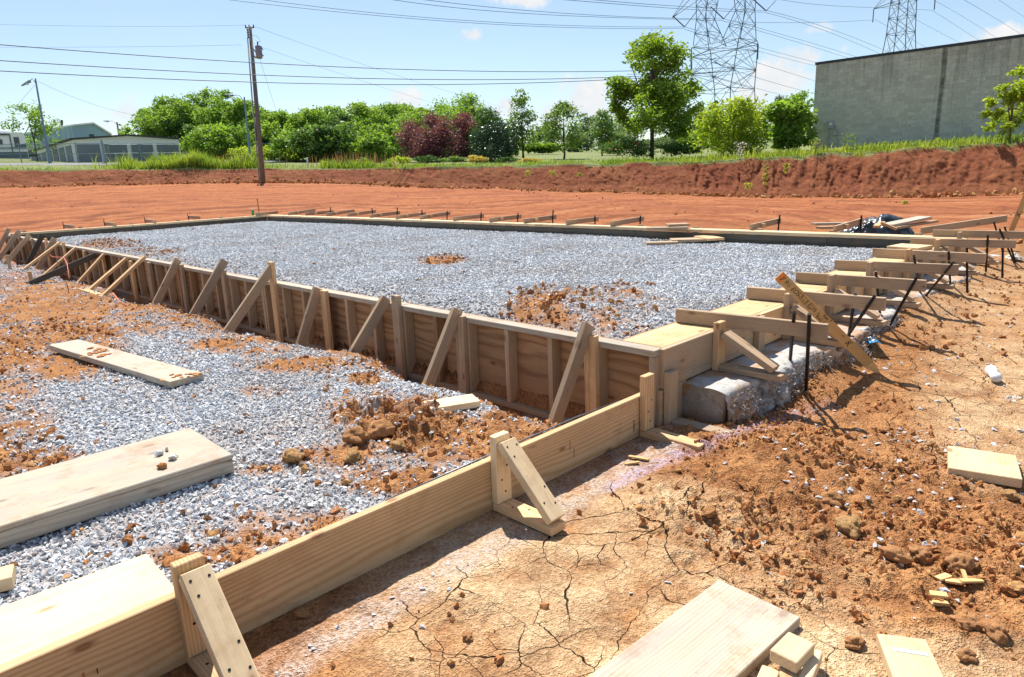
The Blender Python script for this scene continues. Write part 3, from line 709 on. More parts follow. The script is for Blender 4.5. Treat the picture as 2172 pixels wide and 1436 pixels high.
for (t, b, m, wy_) in BR:
    Tp = onx(*t, XA - .02); Bp = ony(*b, Tp[1])
    d = (Bp - Tp); d /= np.linalg.norm(d)
    p0 = Tp - d * 0.0; p1 = Bp + d * 0.10
    # 2x4 on edge (narrow side up) or on the flat
    if wy_ == T2: board('brace', p0, p1, T2, T4, m, wa, (0, 0, 1))
    else: board('brace', p0, p1, T4, T2, m, wa, (0, 0, 1))
abox('ground_sill', 2.50, 2.59, 10.4, 11.55, -.445, -.407, 'fresh_pine', wa)

# --- right-hand wall: 2x10 outer boards, a flat 2x12 ledge, stakes and kickers standing on the footing
wb = thing('formwork_wall', (6.6, YB, -0.25), 'right form wall with wide flat ledge board and kicker braces', 'formwork', 'form walls around the stone bed')
xj = [XA + .055, 4.42, 6.85, 9.1, 10.12]
H10 = 0.235
for i, (a, b) in enumerate(zip(xj[:-1], xj[1:])):
    abox('outer_board', a + .002, b - .002, YB, YB + T2, -H10, 0.0 - .003 * (i % 2), ['worn_pine', 'fresh_pine', 'worn_pine', 'fresh_pine'][i], wb)
abox('corner_end_board', XA + .055, XA + .093, YB + T2 + .001, YB + T2 + .06, -H10, -.004, 'worn_pine', wb)
for (a, b) in ((XA + .096, 5.60), (5.603, 8.02), (8.023, 10.0)):
    abox('ledge_board', a, b, YB + T2 + .004, YB + T2 + .29, -T2 - .002, -.002, 'ledge_board', wb)
abox('inner_board', XA + .12, 10.0, YB + T2 + .292, YB + T2 + .33, -.55, -.012, 'plywood', wb)
abox('lower_board', XA + .03, 3.48, YB + .001, YB + T2 - .001, -0.50, -H10 - .004, 'grey_pine', wb)
KX = [3.77, 4.77, 5.57, 6.45, 7.55, 8.58, 9.53]
for i, x in enumerate(KX):
    m = ['fresh_pine', 'worn_pine', 'worn_pine', 'worn_pine', 'fresh_pine', 'fresh_pine', 'worn_pine'][i]
    zb_ = -.245
    st = abox('stake', x, x + T4, YB - T2 - .002, YB - .002, zb_, .06 + .03 * min(i, 2), m, wb)
    abox('kicker_foot', x + .004, x + .004 + T4, 1.61, YB - T2 - .004, zb_ + .001, zb_ + T2, 'grey_pine', wb)
    board('kicker', (x + .048, YB - T2 - .022, -.012), (x + .048, 1.665, zb_ + T2 + .024), T4, T2, 'grey_pine', wb, (0, 0, 1))
for x in (4.33, 5.18, 6.02, 6.98, 8.05, 9.0):
    abox('short_stake', x, x + T4, YB - T2 - .002, YB - .002, -.26, -.005, 'worn_pine', wb)
abox('corner_stake', 3.225, 3.225 + T4, YB - T2 - .003, YB - .003, -.55, -.13, 'worn_pine', wb)
abox('corner_foot', 3.24, 3.24 + T4, 1.66, YB - T2 - .006, -.455, -.42, 'worn_pine', wb)

# --- far wall and left wall: oiled inner boards with a pale plank nailed along the top
wc = thing('formwork_wall', (XC, 11, -0.3), 'far form wall of dark oiled boards with pale top plank', 'formwork', 'form walls around the stone bed')
yc_ = list(np.arange(2.1, 20.3, 1.62)) + [YD]
for i, (a, b) in enumerate(zip(yc_[:-1], yc_[1:])):
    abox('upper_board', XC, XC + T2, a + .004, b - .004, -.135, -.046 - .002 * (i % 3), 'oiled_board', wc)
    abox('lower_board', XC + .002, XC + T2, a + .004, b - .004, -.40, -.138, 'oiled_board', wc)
yp = [2.08, 5.7, 9.36, 13.0, 16.7, YD + .05]
for i, (a, b) in enumerate(zip(yp[:-1], yp[1:])):
    abox('top_plank', XC - .004, XC + .235, a + .003, b - .003, -.042, .003 + .002 * (i % 2), 'pale_pine', wc)
for y in np.arange(2.6, 20.6, 1.1):
    abox('stake', XC + .24, XC + .24 + T2, y, y + T4, -.5, .03, 'worn_pine', wc)
wd = thing('formwork_wall', (6.6, YD, -0.3), 'left form wall of dark boards with pale plank, behind the stone', 'formwork', 'form walls around the stone bed')
xp = [XA + .10, 5.3, 7.6, XC]
for i, (a, b) in enumerate(zip(xp[:-1], xp[1:])):
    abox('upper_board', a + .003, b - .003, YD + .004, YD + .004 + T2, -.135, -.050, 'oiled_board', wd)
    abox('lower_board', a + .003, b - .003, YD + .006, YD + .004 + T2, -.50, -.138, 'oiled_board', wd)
    abox('top_plank', a + .003, b - .003, YD - .006, YD + .20, -.048, .004, 'pale_pine', wd)
for x in np.arange(3.6, 9.9, 1.25):
    abox('stake', x, x + T4, YD + .205, YD + .205 + T2, -.5, .05, 'worn_pine', wd)

# --- front edge board with its three stakes
fb = thing('edge_form_board', (1.5, YB, -.45), 'clean new pine board set on edge across the foreground', 'form board')
bd = abox('board', -1.6, 3.07, YB, YB + T2, -.447, -.212, 'fresh_pine', fb, .003)
for (x0, x1, z0, z1) in ((2.395, 2.398, -.335, -.285), (2.425, 2.428, -.385, -.335)):
    abox('pencil_mark', x0, x1, YB - .0008, YB + .001, z0, z1, 'ink', bd, 0)
for k in range(9):   # grade stamp, worn beyond reading
    x0 = .17 + .018 * k; z0 = -.30 - .028 * (k % 2) - .003 * k
    abox('stamp_mark', x0, x0 + .003 + .004 * (k % 3 == 0), YB - .0006, YB + .001, z0 - .018, z0, 'ink' if k % 3 else 'soil_clod', bd, 0)
for k in range(6):
    abox('stamp_mark', 2.93, 2.945, YB - .0006, YB + .001, -.345 - .011 * k, -.338 - .011 * k - .002 * (k % 2), 'ink', bd, 0)
def nail(p, nrm, parent, r=.005):
    p = Vector(p); n = Vector(nrm).normalized()
    rod('nail_head', p - n * .002, p + n * .0012, r, 'steel_black', parent, 8)
for i, (x, kick) in enumerate(((0.545, True), (1.86, True), (2.985, False))):
    st = abox('stake', x, x + T4, YB - T2 - .002, YB - .002, -.447 + T2, -.095, 'pale_pine' if i == 1 else 'fresh_pine', fb, .003)
    ft = abox('kicker_foot', x + .002, x + T4 + .002, 1.70 - .02 * (i == 2), YB - .003, -.448, -.448 + T2 - .001, 'fresh_pine', fb, .003)
    yn = YB - T2 - .002
    nail((x + .03, yn, -.30), (0, -1, 0), st); nail((x + .062, yn, -.24), (0, -1, 0), st); nail((x + .05, yn, -.36), (0, -1, 0), st)
    nail((x + .03, 1.95, -.411), (0, 0, 1), ft); nail((x + .06, 1.88, -.411), (0, 0, 1), ft)
    if kick:
        p0 = Vector((x + .05, yn - .013, -.125)); p1 = Vector((x + .05, 1.715, -.395))
        kk = board('kicker', p0, p1, T4, T2, 'pale_pine', fb, (0, 0, 1), .003)
        d = (p1 - p0).normalized(); nn = Vector((1, 0, 0)).cross(d).normalized()
        if nn.z < 0: nn = -nn
        for (s, u) in ((.03, -.025), (.035, .028), (.08, -.02), (.31, -.022), (.33, .03), (.25, .03)):
            nail(p0 + d * s + Vector((u, 0, 0)) + nn * (T2 / 2), nn, kk, .0045)
# rod lying along the inside of the edge board
rb = tube_mesh('steel_rod', [(1.35, YB + T2 + .014, -.222), (1.9, YB + T2 + .012, -.212), (2.5, YB + T2 + .016, -.21), (2.9, YB + T2 + .03, -.23)], .004, 'rebar_bluish', 6)
tag(link('steel_rod', rb), 'thin blue-grey steel rod lying along the inside of the edge board', 'rod')

# --- poured footing outside the right wall: smooth top, ragged front
def footing():
    nx, ns = 520, 30
    xs = np.linspace(3.43, 10.6, nx); V = []; 
    for i, x in enumerate(xs):
        for j in range(ns):
            s = j / (ns - 1)
            front = 1.70 + 0.05 * math.sin(x * 2.1) + 0.03 * math.sin(x * 5.7 + 1) + 0.012 * (x - 3.4)
            if s < .5:
                u = s / .5; y = YB + .03 + (front + .01 - YB - .03) * u; z = -.247 - .012 * max(0, u - .8) / .2
            else:
                u = (s - .5) / .5; y = front + .01 - .045 * math.sin(u * 2.2); z = -.259 - .32 * u
            V.append((x, y, z))
    V = np.array(V)
    rough = np.clip((YB - .26 - V[:, 1]) / .07, 0, 1)
    nz = fbm(V[:, 0] * 16, V[:, 1] * 16 + V[:, 2] * 16, 4, 101); nb = np.abs(fbm(V[:, 0] * 30, V[:, 1] * 30 + V[:, 2] * 21, 3, 103))
    V[:, 2] += rough * (.034 * nz + .03 * nb) + .003 * nz; V[:, 1] -= rough * (.07 * nb + .045 * nz)
    idn = np.arange(nx * ns).reshape(nx, ns)
    F = np.stack([idn[:-1, :-1], idn[:-1, 1:], idn[1:, 1:], idn[1:, :-1]], -1).reshape(-1, 4)[:, ::-1]
    # cut end face towards the camera
    ring = [V[j] for j in range(ns)]
    base = len(V); V = np.vstack([V, [[3.43, r[1], -.62] for r in ring]])
    Fe = [(j, base + j, base + j + 1, j + 1) for j in range(ns - 1)]
    return npmesh('concrete_footing', V, np.vstack([F, np.array(Fe)]), 'footing_concrete', False)
ft = link('concrete_footing', footing()); tag(ft, 'rough grey concrete footing with ragged honeycombed front under the right wall', 'footing')

# --- spreader boards across the wall tops, with the steel pins that hold them
def spreader(a, b, mat, label, group, blk=None):
    a = Vector(a); b = Vector(b)
    up = Vector((0, 0, 1))
    t = thing('spreader_board', (a + b) / 2, label, 'board', group)
    board('board', a + up * (T4 / 2 + .003), b + up * (T4 / 2 + .003), T2, T4, mat, t)
    if blk is not None:
        d = (b - a).normalized(); sd = Vector((-d.y, d.x, 0)) * blk[1]; c = a + d * blk[0] + sd * (T2 / 2 + .021)
        board('cleat', c + Vector((0, 0, .004)), c + Vector((0, 0, .075)), T4 * .95, T2, 'fresh_pine', t, sd)
    return t
SPB = [((1432, 684), (1752, 722)), ((1582, 634), (1875, 661)), ((1686.4, 599.9), (1960.8, 620.2)), ((1768.5, 572.2), (2030.6, 584.1)), ((1849.4, 545.4), (2088.5, 559.1)),
       ((1928.4, 522.2), (2153, 527.4)), ((1976.6, 502.4), (2180, 507.5)), ((1952.9, 497.2), (2130.7, 486.6))]
PIN = [[((1729, 660.7), (1709, 839.6)), ((1703, 655.7), (1672.7, 809.6))], [((1860.7, 626), (1783, 756.6)), ((1818, 622), (1795, 756.6))], [((1949, 585.4), (1884.4, 713)), ((1862, 573.5), (1865.5, 705))],
       [((2025, 557.7), (1959.5, 656.5)), ((1951, 538), (1949, 651))], [((2015.6, 531.4), (2012.7, 627.5)), ((2051.7, 524.8), (2050, 635.4))], [((2097.8, 497), (2089, 592)), ((2127.5, 506), (2125, 596))],
       [((2121, 484), (2150.5, 565.6)), ((2132, 480), (2153, 564))], [((2108.8, 469.5), (2126.7, 540.6))]]
spw = ['grey_pine'] * 8
for i, (a, b) in enumerate(SPB):
    A = onz(*a, 0.0); B = onz(*b, 0.0); 
    A[2] = B[2] = 0.0
    last = i == 7
    lab = ('weathered spreader board at the far right corner, tilted up from the far wall' if last else
           '%s weathered spreader board across the right form wall, counted from the near corner' % ORD[i])
    # board half a thickness beyond the measured near face
    off = np.array([T2 / 2, 0, 0])
    if last: B[2] = .10
    spreader(A + off, B + off, spw[i], lab, 'spreader boards on the right wall')
    for j, (t, bb) in enumerate(PIN[i]):
        g = onz(*bb, -.44 + .015 * i); g[2] = tz(g[0], g[1]) if not last else -.3
        xs = A[0] + (B[0] - A[0]) * .8
        top = onx(*t, xs - .012) if j == 0 else onx(*t, xs + T2 + .012)
        g2 = Vector(g); tp = Vector(top)
        t0 = min(.93, (0.045 - g2.z) / max(.2, tp.z - g2.z)); xf = (xs - .016) if j == 0 else (xs + T2 + .016)
        tp.x = g2.x + (xf - g2.x) / t0
        if (tp - g2).length > .95: tp = g2 + (tp - g2).normalized() * .8
        d = (tp - g2).normalized()
        p = rod('steel_pin', g2 - d * .12, tp, .011, 'steel_black', None, 8)
        which = ['near side of', 'far side of'][j]
        tag(p, ('black steel pin at the %s the %s right-wall spreader board' % (which, ORD[i])) if not last else 'black steel pin beside the tilted board at the far right corner', 'steel pin', 'black steel pins along the right wall')
SPC = [((1769.7, 492.8), (1832.6, 483.5)), ((1591.8, 488.5), (1658.7, 480)), ((1295.9, 480.8), (1369.5, 471.8)), ((1201.6, 477.5), (1277.5, 470)), ((1112, 474), (1184, 470)), ((1039, 471.8), (1108, 466.8)), ((962, 469), (1040, 461.7)),
       ((891, 466), (960, 462.7)), ((840, 465), (909.6, 460.7)), ((785, 462.4), (851, 457.4)), ((736.7, 460), (802.6, 456.7)), ((692, 458.8), (740, 455)), ((647.8, 457.6), (687, 456)), ((611.4, 456.8), (640, 453))]
for i, (a, b) in enumerate(SPC):
    A = onz(*a, 0.003); L = .95
    B = A + np.array([L, random.uniform(-.05, .05), random.uniform(0.0, .05)])
    spreader(A, B, random.choice(['grey_pine', 'worn_pine', 'grey_pine']), '%s spreader board on the far form wall, counted from the right end' % ('first' if i == 0 else ORD[i]), 'spreader boards on the far wall', (.32, -1) if i not in (2, 3, 6) else None)
    if i not in (11, 13):
        q = Vector(B) - Vector((.14, 0, 0)); y = -T2 / 2 - .012
        p = rod('steel_pin', q + Vector((random.uniform(-.05, .02), y, -.5)), q + Vector((random.uniform(.0, .05), y, random.uniform(.10, .20))), .014, 'steel_black', None, 6)
        tag(p, 'black steel pin holding the %s far-wall spreader board from the right' % ('first' if i == 0 else ORD[i]), 'steel pin', 'black steel pins along the far wall')
SPD = [((157.5, 485), 'leftmost'), ((246, 479.7), 'second from left'), ((330.6, 473.3), 'third from left'), ((424, 465), 'fourth from left')]
for i, (a, w_) in enumerate(SPD):
    A = onz(*a, 0.002); B = A + np.array([random.uniform(-.03, .06), .85, .0])
    spreader(A, B, 'worn_pine', '%s spreader board standing on the left form wall plank' % w_, 'spreader boards on the left wall')
    q = Vector(B); p = rod('steel_pin', q + Vector((-.035, -.06, -.5)), q + Vector((-.035, -.02, .16)), .010, 'steel_black', None, 6)
    tag(p, 'black steel pin at the %s left-wall spreader board' % w_, 'steel pin', 'black steel pins along the left wall')
a = Vector(onz(543, 458, .002)); b = a + Vector((.9, .35, 0))
spreader(a, b, 'worn_pine', 'spreader board lying over the far left corner of the forms', 'spreader boards on the left wall')

# ------------------------------------------------------------------ loose stone and soil (uncountable: scattered instances)
def rock_mesh(name, seed, mat, flat=0.7, npts=11):
    r = np.random.default_rng(seed); bm = bmesh.new()
    for k in range(npts):
        v = r.normal(size=3); v /= np.linalg.norm(v); v *= r.uniform(.8, 1.1)
        bm.verts.new(Vector((v[0] * r.uniform(.85, 1.25), v[1] * .85, v[2] * flat)) * .5)
    bmesh.ops.convex_hull(bm, input=bm.verts[:])
    me = bpy.data.meshes.new(name); bm.to_mesh(me); bm.free(); me.materials.append(MATS[mat]); return me
def clod_mesh(name, seed, mat, sub=2, rough=.5, flat=.75):
    bm = bmesh.new(); bmesh.ops.create_icosphere(bm, subdivisions=sub, radius=.5)
    V = np.array([v.co[:] for v in bm.verts]); s = seed * 3.1
    n = fbm(V[:, 0] * 2.2 + s, V[:, 1] * 2.2 + V[:, 2] * 2.7, 3, seed) + .6 * fbm(V[:, 0] * 6 + s, V[:, 1] * 6 - V[:, 2] * 5, 3, seed + 9)
    V = V * (1 + rough * n[:, None]); V[:, 2] *= flat; V[:, 0] *= 1.15
    for v, c in zip(bm.verts, V): v.co = c
    me = bpy.data.meshes.new(name); bm.to_mesh(me); bm.free(); me.materials.append(MATS[mat]); return me
def collection_of(name, meshes):
    c = bpy.data.collections.new(name)
    for i, me in enumerate(meshes):
        o = bpy.data.objects.new(me.name, me); c.objects.link(o)
    return c
def scatter(name, P, scale, coll, tilt=1.0, label=None, seed=0):
    r = np.random.default_rng(seed); n = len(P)
    me = bpy.data.meshes.new(name); me.vertices.add(n); me.vertices.foreach_set('co', np.asarray(P, np.float32).ravel())
    rot = np.stack([r.uniform(-1, 1, n) * tilt, r.uniform(-1, 1, n) * tilt, r.uniform(0, 6.283, n)], -1).astype(np.float32)
    a = me.attributes.new('rot', 'FLOAT_VECTOR', 'POINT'); a.data.foreach_set('vector', rot.ravel())
    sc = np.asarray(scale, np.float32); sc3 = np.stack([sc, sc * r.uniform(.7, 1.1, n), sc * r.uniform(.65, 1.05, n)], -1).astype(np.float32)
    a = me.attributes.new('scl', 'FLOAT_VECTOR', 'POINT'); a.data.foreach_set('vector', sc3.ravel())
    a = me.attributes.new('pick', 'INT', 'POINT'); a.data.foreach_set('value', r.integers(0, len(coll.objects), n).astype(np.int32))
    o = bpy.data.objects.new(name, me); col.objects.link(o); reg(o, Matrix.Identity(4))
    ng = bpy.data.node_groups.new(name, 'GeometryNodeTree')
    ng.interface.new_socket('Geometry', in_out='INPUT', socket_type='NodeSocketGeometry')
    ng.interface.new_socket('Geometry', in_out='OUTPUT', socket_type='NodeSocketGeometry')
    gi = ng.nodes.new('NodeGroupInput'); go = ng.nodes.new('NodeGroupOutput')
    ci = ng.nodes.new('GeometryNodeCollectionInfo'); ci.inputs['Collection'].default_value = coll; ci.inputs['Separate Children'].default_value = True; ci.inputs['Reset Children'].default_value = True
    ip = ng.nodes.new('GeometryNodeInstanceOnPoints'); ip.inputs['Pick Instance'].default_value = True
    def named(nm, typ):
        k = ng.nodes.new('GeometryNodeInputNamedAttribute'); k.data_type = typ; k.inputs['Name'].default_value = nm
        return next(s for s in k.outputs if s.enabled and s.name == 'Attribute')
    er = ng.nodes.new('FunctionNodeEulerToRotation')
    L = ng.links.new
    L(gi.outputs[0], ip.inputs['Points']); L(ci.outputs[0], ip.inputs['Instance'])
    L(named('rot', 'FLOAT_VECTOR'), er.inputs[0]); L(er.outputs[0], ip.inputs['Rotation'])
    L(named('scl', 'FLOAT_VECTOR'), ip.inputs['Scale']); L(named('pick', 'INT'), ip.inputs['Instance Index'])
    L(ip.outputs[0], go.inputs[0])
    md = o.modifiers.new('scatter', 'NODES'); md.node_group = ng
    return tag(o, label, None, None, 'stuff')

# look up the finished ground height (with clods and ruts)
GRID_Z = ZZ
def ground_z(x, y):
    r = np.hypot(x, y); th = np.arctan2(y, x)
    j = np.clip(np.searchsorted(TH, th), 1, nc - 1); 
    col_r = RR[:, 0] 
    # rows A are common to all columns, rows B depend on the column
    out = np.empty(len(x))
    ra = np.clip(np.searchsorted(uA, r), 0, nA - 1)
    kb = np.clip(nA - 1 + np.round(nB * np.log(np.maximum(r, 5.0) / 5.0) / np.log(rf[j] / 5.0)), 0, nr - 1).astype(int)
    row = np.where(r <= 5.0, ra, kb)
    return GRID_Z[row, j]

stones = collection_of('stone_kinds', [rock_mesh('stone', 200 + k, 'crushed_stone', [.6, .75, .5, .85, .65, .45, .7][k]) for k in range(7)])
chips = collection_of('chip_kinds', [rock_mesh('chip', 300 + k, 'pale_chip', [.35, .5, .3, .6][k]) for k in range(4)])
crumbs = collection_of('crumb_kinds', [clod_mesh('crumb', 400 + k, 'soil_clod', 1 if k < 3 else 2, .95, .65) for k in range(6)])

def sample(x0, x1, y0, y1, dens):
    n = int((x1 - x0) * (y1 - y0) * dens); return rng.uniform(x0, x1, n), rng.uniform(y0, y1, n)
def thin(x, y, keep):
    k = rng.random(len(x)) < keep; return x[k], y[k]
# yard stone, dense near the camera
PX = []; SC = []
for (x0, x1, y0, y1, dens, s0, s1) in ((-.6, 2.95, 2.1, 3.3, 5600, .011, .034), (-.4, 2.95, 3.3, 5.2, 4200, .013, .035), (0, 2.95, 5.2, 9.0, 2000, .020, .042), (0.6, 2.95, 9.0, 21, 1000, .024, .048)):
    x, y = sample(x0, x1, y0, y1, dens); g = gravel_cover(x, y)
    keep = 0.06 + 0.94 * g
    k = rng.random(len(x)) < keep; x, y = x[k], y[k]
    z = ground_z(x, y); s = s0 + (s1 - s0) * rng.random(len(x)) ** 1.8
    PX.append(np.stack([x, y, z + s * .16], -1)); SC.append(s)
# on the bed between the forms
for (x0, x1, y0, y1, dens, s0, s1) in ((3.29, 9.97, 2.42, 6.0, 2600, .014, .040), (3.29, 9.97, 6.0, 11.0, 1500, .020, .044), (3.29, 9.97, 11.0, 20.85, 900, .024, .052)):
    x, y = sample(x0, x1, y0, y1, dens); g = gravel_cover(x, y)
    k = rng.random(len(x)) < (0.12 + 0.88 * g); x, y = x[k], y[k]
    z = ground_z(x, y); s = s0 + (s1 - s0) * rng.random(len(x)) ** 1.6
    PX.append(np.stack([x, y, z + s * .18], -1)); SC.append(s)
scatter('crushed_stone', np.vstack(PX), np.concatenate(SC), stones, 1.2, 'grey crushed stone spread over the yard and between the forms', 1)

n = 3600; x = rng.uniform(3.45, 10.5, n); u = rng.random(n)
front = 1.70 + 0.05 * np.sin(x * 2.1) + 0.03 * np.sin(x * 5.7 + 1) + 0.012 * (x - 3.4)
y = front - .02 - .05 * np.sin(u * 2.2) + rng.normal(0, .02, n); z = -.268 - .18 * u; s = .012 + .022 * rng.random(n) ** 2
cst = collection_of('honeycomb_kinds', [rock_mesh('aggregate', 350 + k, 'footing_concrete', .7) for k in range(4)])
scatter('footing_aggregate', np.stack([x, y, z], -1), s, cst, 3.0, 'stones showing in the ragged front of the footing', 9)

# pale stone chips strewn on the red soil at the right and along the edge board
x, y = sample(0.6, 9.5, -2.5, 1.72, 260)
P2c = photo_xy(np.stack([x, y, np.full(len(x), -.45)], -1))
w = ell(P2c, [(1900, 1010, 220, 120, .9), (1700, 940, 180, 60, .8), (1950, 1100, 200, 120, .9), (2000, 1200, 160, 120, .6), (1620, 905, 120, 40, .6), (1990, 760, 200, 80, .35), (1850, 850, 250, 60, .35)]) + .035
w = w * (0.35 + .65 * (fbm(x * 2.5, y * 2.5, 3, 121) > 0))
x, y = thin(x, y, w); s = .010 + .034 * rng.random(len(x)) ** 1.8
A_ = [np.stack([x, y, ground_z(x, y) + s * .12], -1)]; B_ = [s]
x, y = sample(.1, 3.0, 1.55, 1.9, 900)
P2c = photo_xy(np.stack([x, y, np.full(len(x), -.45)], -1))
x, y = thin(x, y, .55 * stroke(P2c, [(560, 1436), (700, 1350), (860, 1260), (960, 1210)], 60) ** 1.5 + .012); s = .006 + .022 * rng.random(len(x)) ** 2
A_.append(np.stack([x, y, ground_z(x, y) + s * .15], -1)); B_.append(s)
scatter('stone_chips', np.vstack(A_), np.concatenate(B_), chips, .5, 'pale stone chips strewn over the red soil', 2)

# crumbs of soil
A_ = []; B_ = []
x, y = sample(0.4, 5.5, -2.2, 1.75, 4600)
P2c = photo_xy(np.stack([x, y, np.full(len(x), -.45)], -1))
w = 1.5 * ell(P2c, [(1720, 1090, 330, 170, .8), (2000, 1160, 260, 160, .8), (1560, 930, 170, 60, .7), (2050, 1300, 150, 100, .8), (1000, 1290, 70, 35, .5), (1720, 860, 200, 40, .4), (900, 1290, 150, 60, .12)]) + .02
w = w * np.clip(.45 + 1.6 * fbm(x * 3, y * 3, 3, 131), .08, 1)
x, y = thin(x, y, w); s = .004 + .032 * rng.random(len(x)) ** 7
A_.append(np.stack([x, y, ground_z(x, y) + s * .08], -1)); B_.append(s)
x, y = sample(5.5, 10, -1.5, 1.75, 300); x, y = thin(x, y, .4); s = .008 + .045 * rng.random(len(x)) ** 3.5
A_.append(np.stack([x, y, ground_z(x, y) + s * .08], -1)); B_.append(s)
for (x0, x1, y0, y1, dens) in ((-.4, 2.95, 2.1, 4.5, 3600), (.2, 2.95, 4.5, 9, 1400), (.8, 2.95, 9, 20, 300)):
    x, y = sample(x0, x1, y0, y1, dens); g = gravel_cover(x, y)
    x, y = thin(x, y, .03 + .75 * (1 - g) ** 1.5 * np.clip(.55 + 1.2 * fbm(x * 3, y * 3, 3, 137), .1, 1)); s = .005 + .040 * rng.random(len(x)) ** 8
    A_.append(np.stack([x, y, ground_z(x, y) + s * .08], -1)); B_.append(s)
x, y = sample(3.35, 8, 2.45, 20, 420); g = gravel_cover(x, y); x, y = thin(x, y, .006 + .9 * (1 - g)); s = .008 + .05 * rng.random(len(x)) ** 4
A_.append(np.stack([x, y, ground_z(x, y) + s * .3], -1)); B_.append(s)
# slumped lumps at the toe of the bank and on the open floor
th = rng.uniform(TH[40], TH[-40], 2600); b_ = bank_at(th); rr_ = b_[0] + rng.normal(0, .45, len(th)) - .35
s = .04 + .22 * rng.random(len(th)) ** 3.5; x = rr_ * np.cos(th); y = rr_ * np.sin(th)
A_.append(np.stack([x, y, np.where(rr_ < b_[0], b_[1], b_[1] + (rr_ - b_[0]) * .5) + s * .1], -1)); B_.append(s)
th = rng.uniform(TH[40], TH[-40], 900); b_ = bank_at(th); rr_ = b_[0] * np.sqrt(rng.uniform(.12, 1, len(th))); x = rr_ * np.cos(th); y = rr_ * np.sin(th)
k = ~((x > 3) & (x < 10.4) & (y < 21.2)) & ~((x < 3.3) & (y < 22) & (y > 2)) & (fbm(x * .35, y * .35, 3, 141) > .05); x, y = x[k], y[k]; s = .02 + .07 * rng.random(len(x)) ** 3
A_.append(np.stack([x, y, ground_z(x, y) + s * .08], -1)); B_.append(s)
scatter('soil_crumbs', np.vstack(A_), np.concatenate(B_), crumbs, 3.0, 'crumbs and small lumps of red-brown soil', 3)

# ------------------------------------------------------------------ vegetation
def ground_pt(px, D, py=330):
    p = at(px, py, D); p[2] = tz(p[0], p[1]); return p
def leaf_cloud(P, size, squash=1.0, seed=0, aspect=.55, up_bias=.25, tint=None):
    """many small folded leaves: returns (verts, quads, tint per vertex)"""
    r = np.random.default_rng(seed); n = len(P)
    a = r.normal(size=(n, 3)); a[:, 2] *= .55; a /= np.linalg.norm(a, axis=1)[:, None]
    nrm = r.normal(size=(n, 3)) + np.array([0, 0, up_bias * 2]); nrm /= np.linalg.norm(nrm, axis=1)[:, None]
    b = np.cross(nrm, a); b /= np.maximum(np.linalg.norm(b, axis=1), 1e-6)[:, None]
    s = size * r.uniform(.6, 1.35, n)
    a = a * s[:, None]; b = b * (s * aspect)[:, None]
    V = np.stack([P - a * .5, P + b * .5 - a * .08, P + a * .55, P - b * .5 - a * .08], 1).reshape(-1, 3)
    F = np.arange(4 * n).reshape(-1, 4)
    t = r.random(n) if tint is None else np.clip(tint + r.normal(0, .22, n), 0, 1)
    return V, F, np.repeat(t, 4)
def foliage_mesh(name, V, F, t, mat):
    me = npmesh(name, V, F, mat)
    a = me.attributes.new('tint', 'FLOAT', 'POINT'); a.data.foreach_set('value', t.astype(np.float32)); return me
def blob_points(blobs, n, seed, hollow=.55, gap=.0, gscale=1.0):
    r = np.random.default_rng(seed); w = np.array([b[3] * b[4] * b[5] for b in blobs]) ** .75; w /= w.sum()
    k = r.choice(len(blobs), n, p=w); B = np.array(blobs)[k]
    v = r.normal(size=(n, 3)); v /= np.linalg.norm(v, axis=1)[:, None]
    rad = hollow + (1 - hollow) * r.random(n) ** .6; rad *= np.clip(r.normal(1, .12, n) + (r.random(n) < .12) * r.random(n) * .6, .2, 1.7)
    P = B[:, :3] + v * rad[:, None] * B[:, 3:6]
    if gap > 0:
        q = fbm(P[:, 0] * gscale + P[:, 1] * gscale * .8 + seed, P[:, 2] * gscale * 1.2 + P[:, 1] * .5, 3, seed)
        P = P[q > -.45 + gap]
    return P
def crown_blobs(cx, cy, z0, z1, rw, rd, n, seed, shape='round', s=.34):
    r = np.random.default_rng(seed); out = []
    for k in range(n):
        t = (k + r.random()) / n
        z = z0 + (z1 - z0) * t
        if shape == 'round': prof = math.sqrt(max(0.05, 1 - (2 * t - .9) ** 2 * .95))
        elif shape == 'cone': prof = max(.12, 1 - t)
        elif shape == 'column': prof = max(.18, math.sin(math.pi * min(1, .18 + .85 * t)) ** .8)
        elif shape == 'mound': prof = math.sqrt(max(0.04, 1 - t ** 2))
        else: prof = 1.0
        a = r.uniform(0, 6.283); q = math.sqrt(r.random()) * .80 * prof
        b = s * r.uniform(.7, 1.25) * (0.6 + .4 * prof)
        out.append((cx + rw * q * math.cos(a), cy + rd * q * math.sin(a), min(z, z1 - b * rw * .6), rw * b, rd * b, min(rw * b * .85, (z1 - z0) * .3)))
    return out
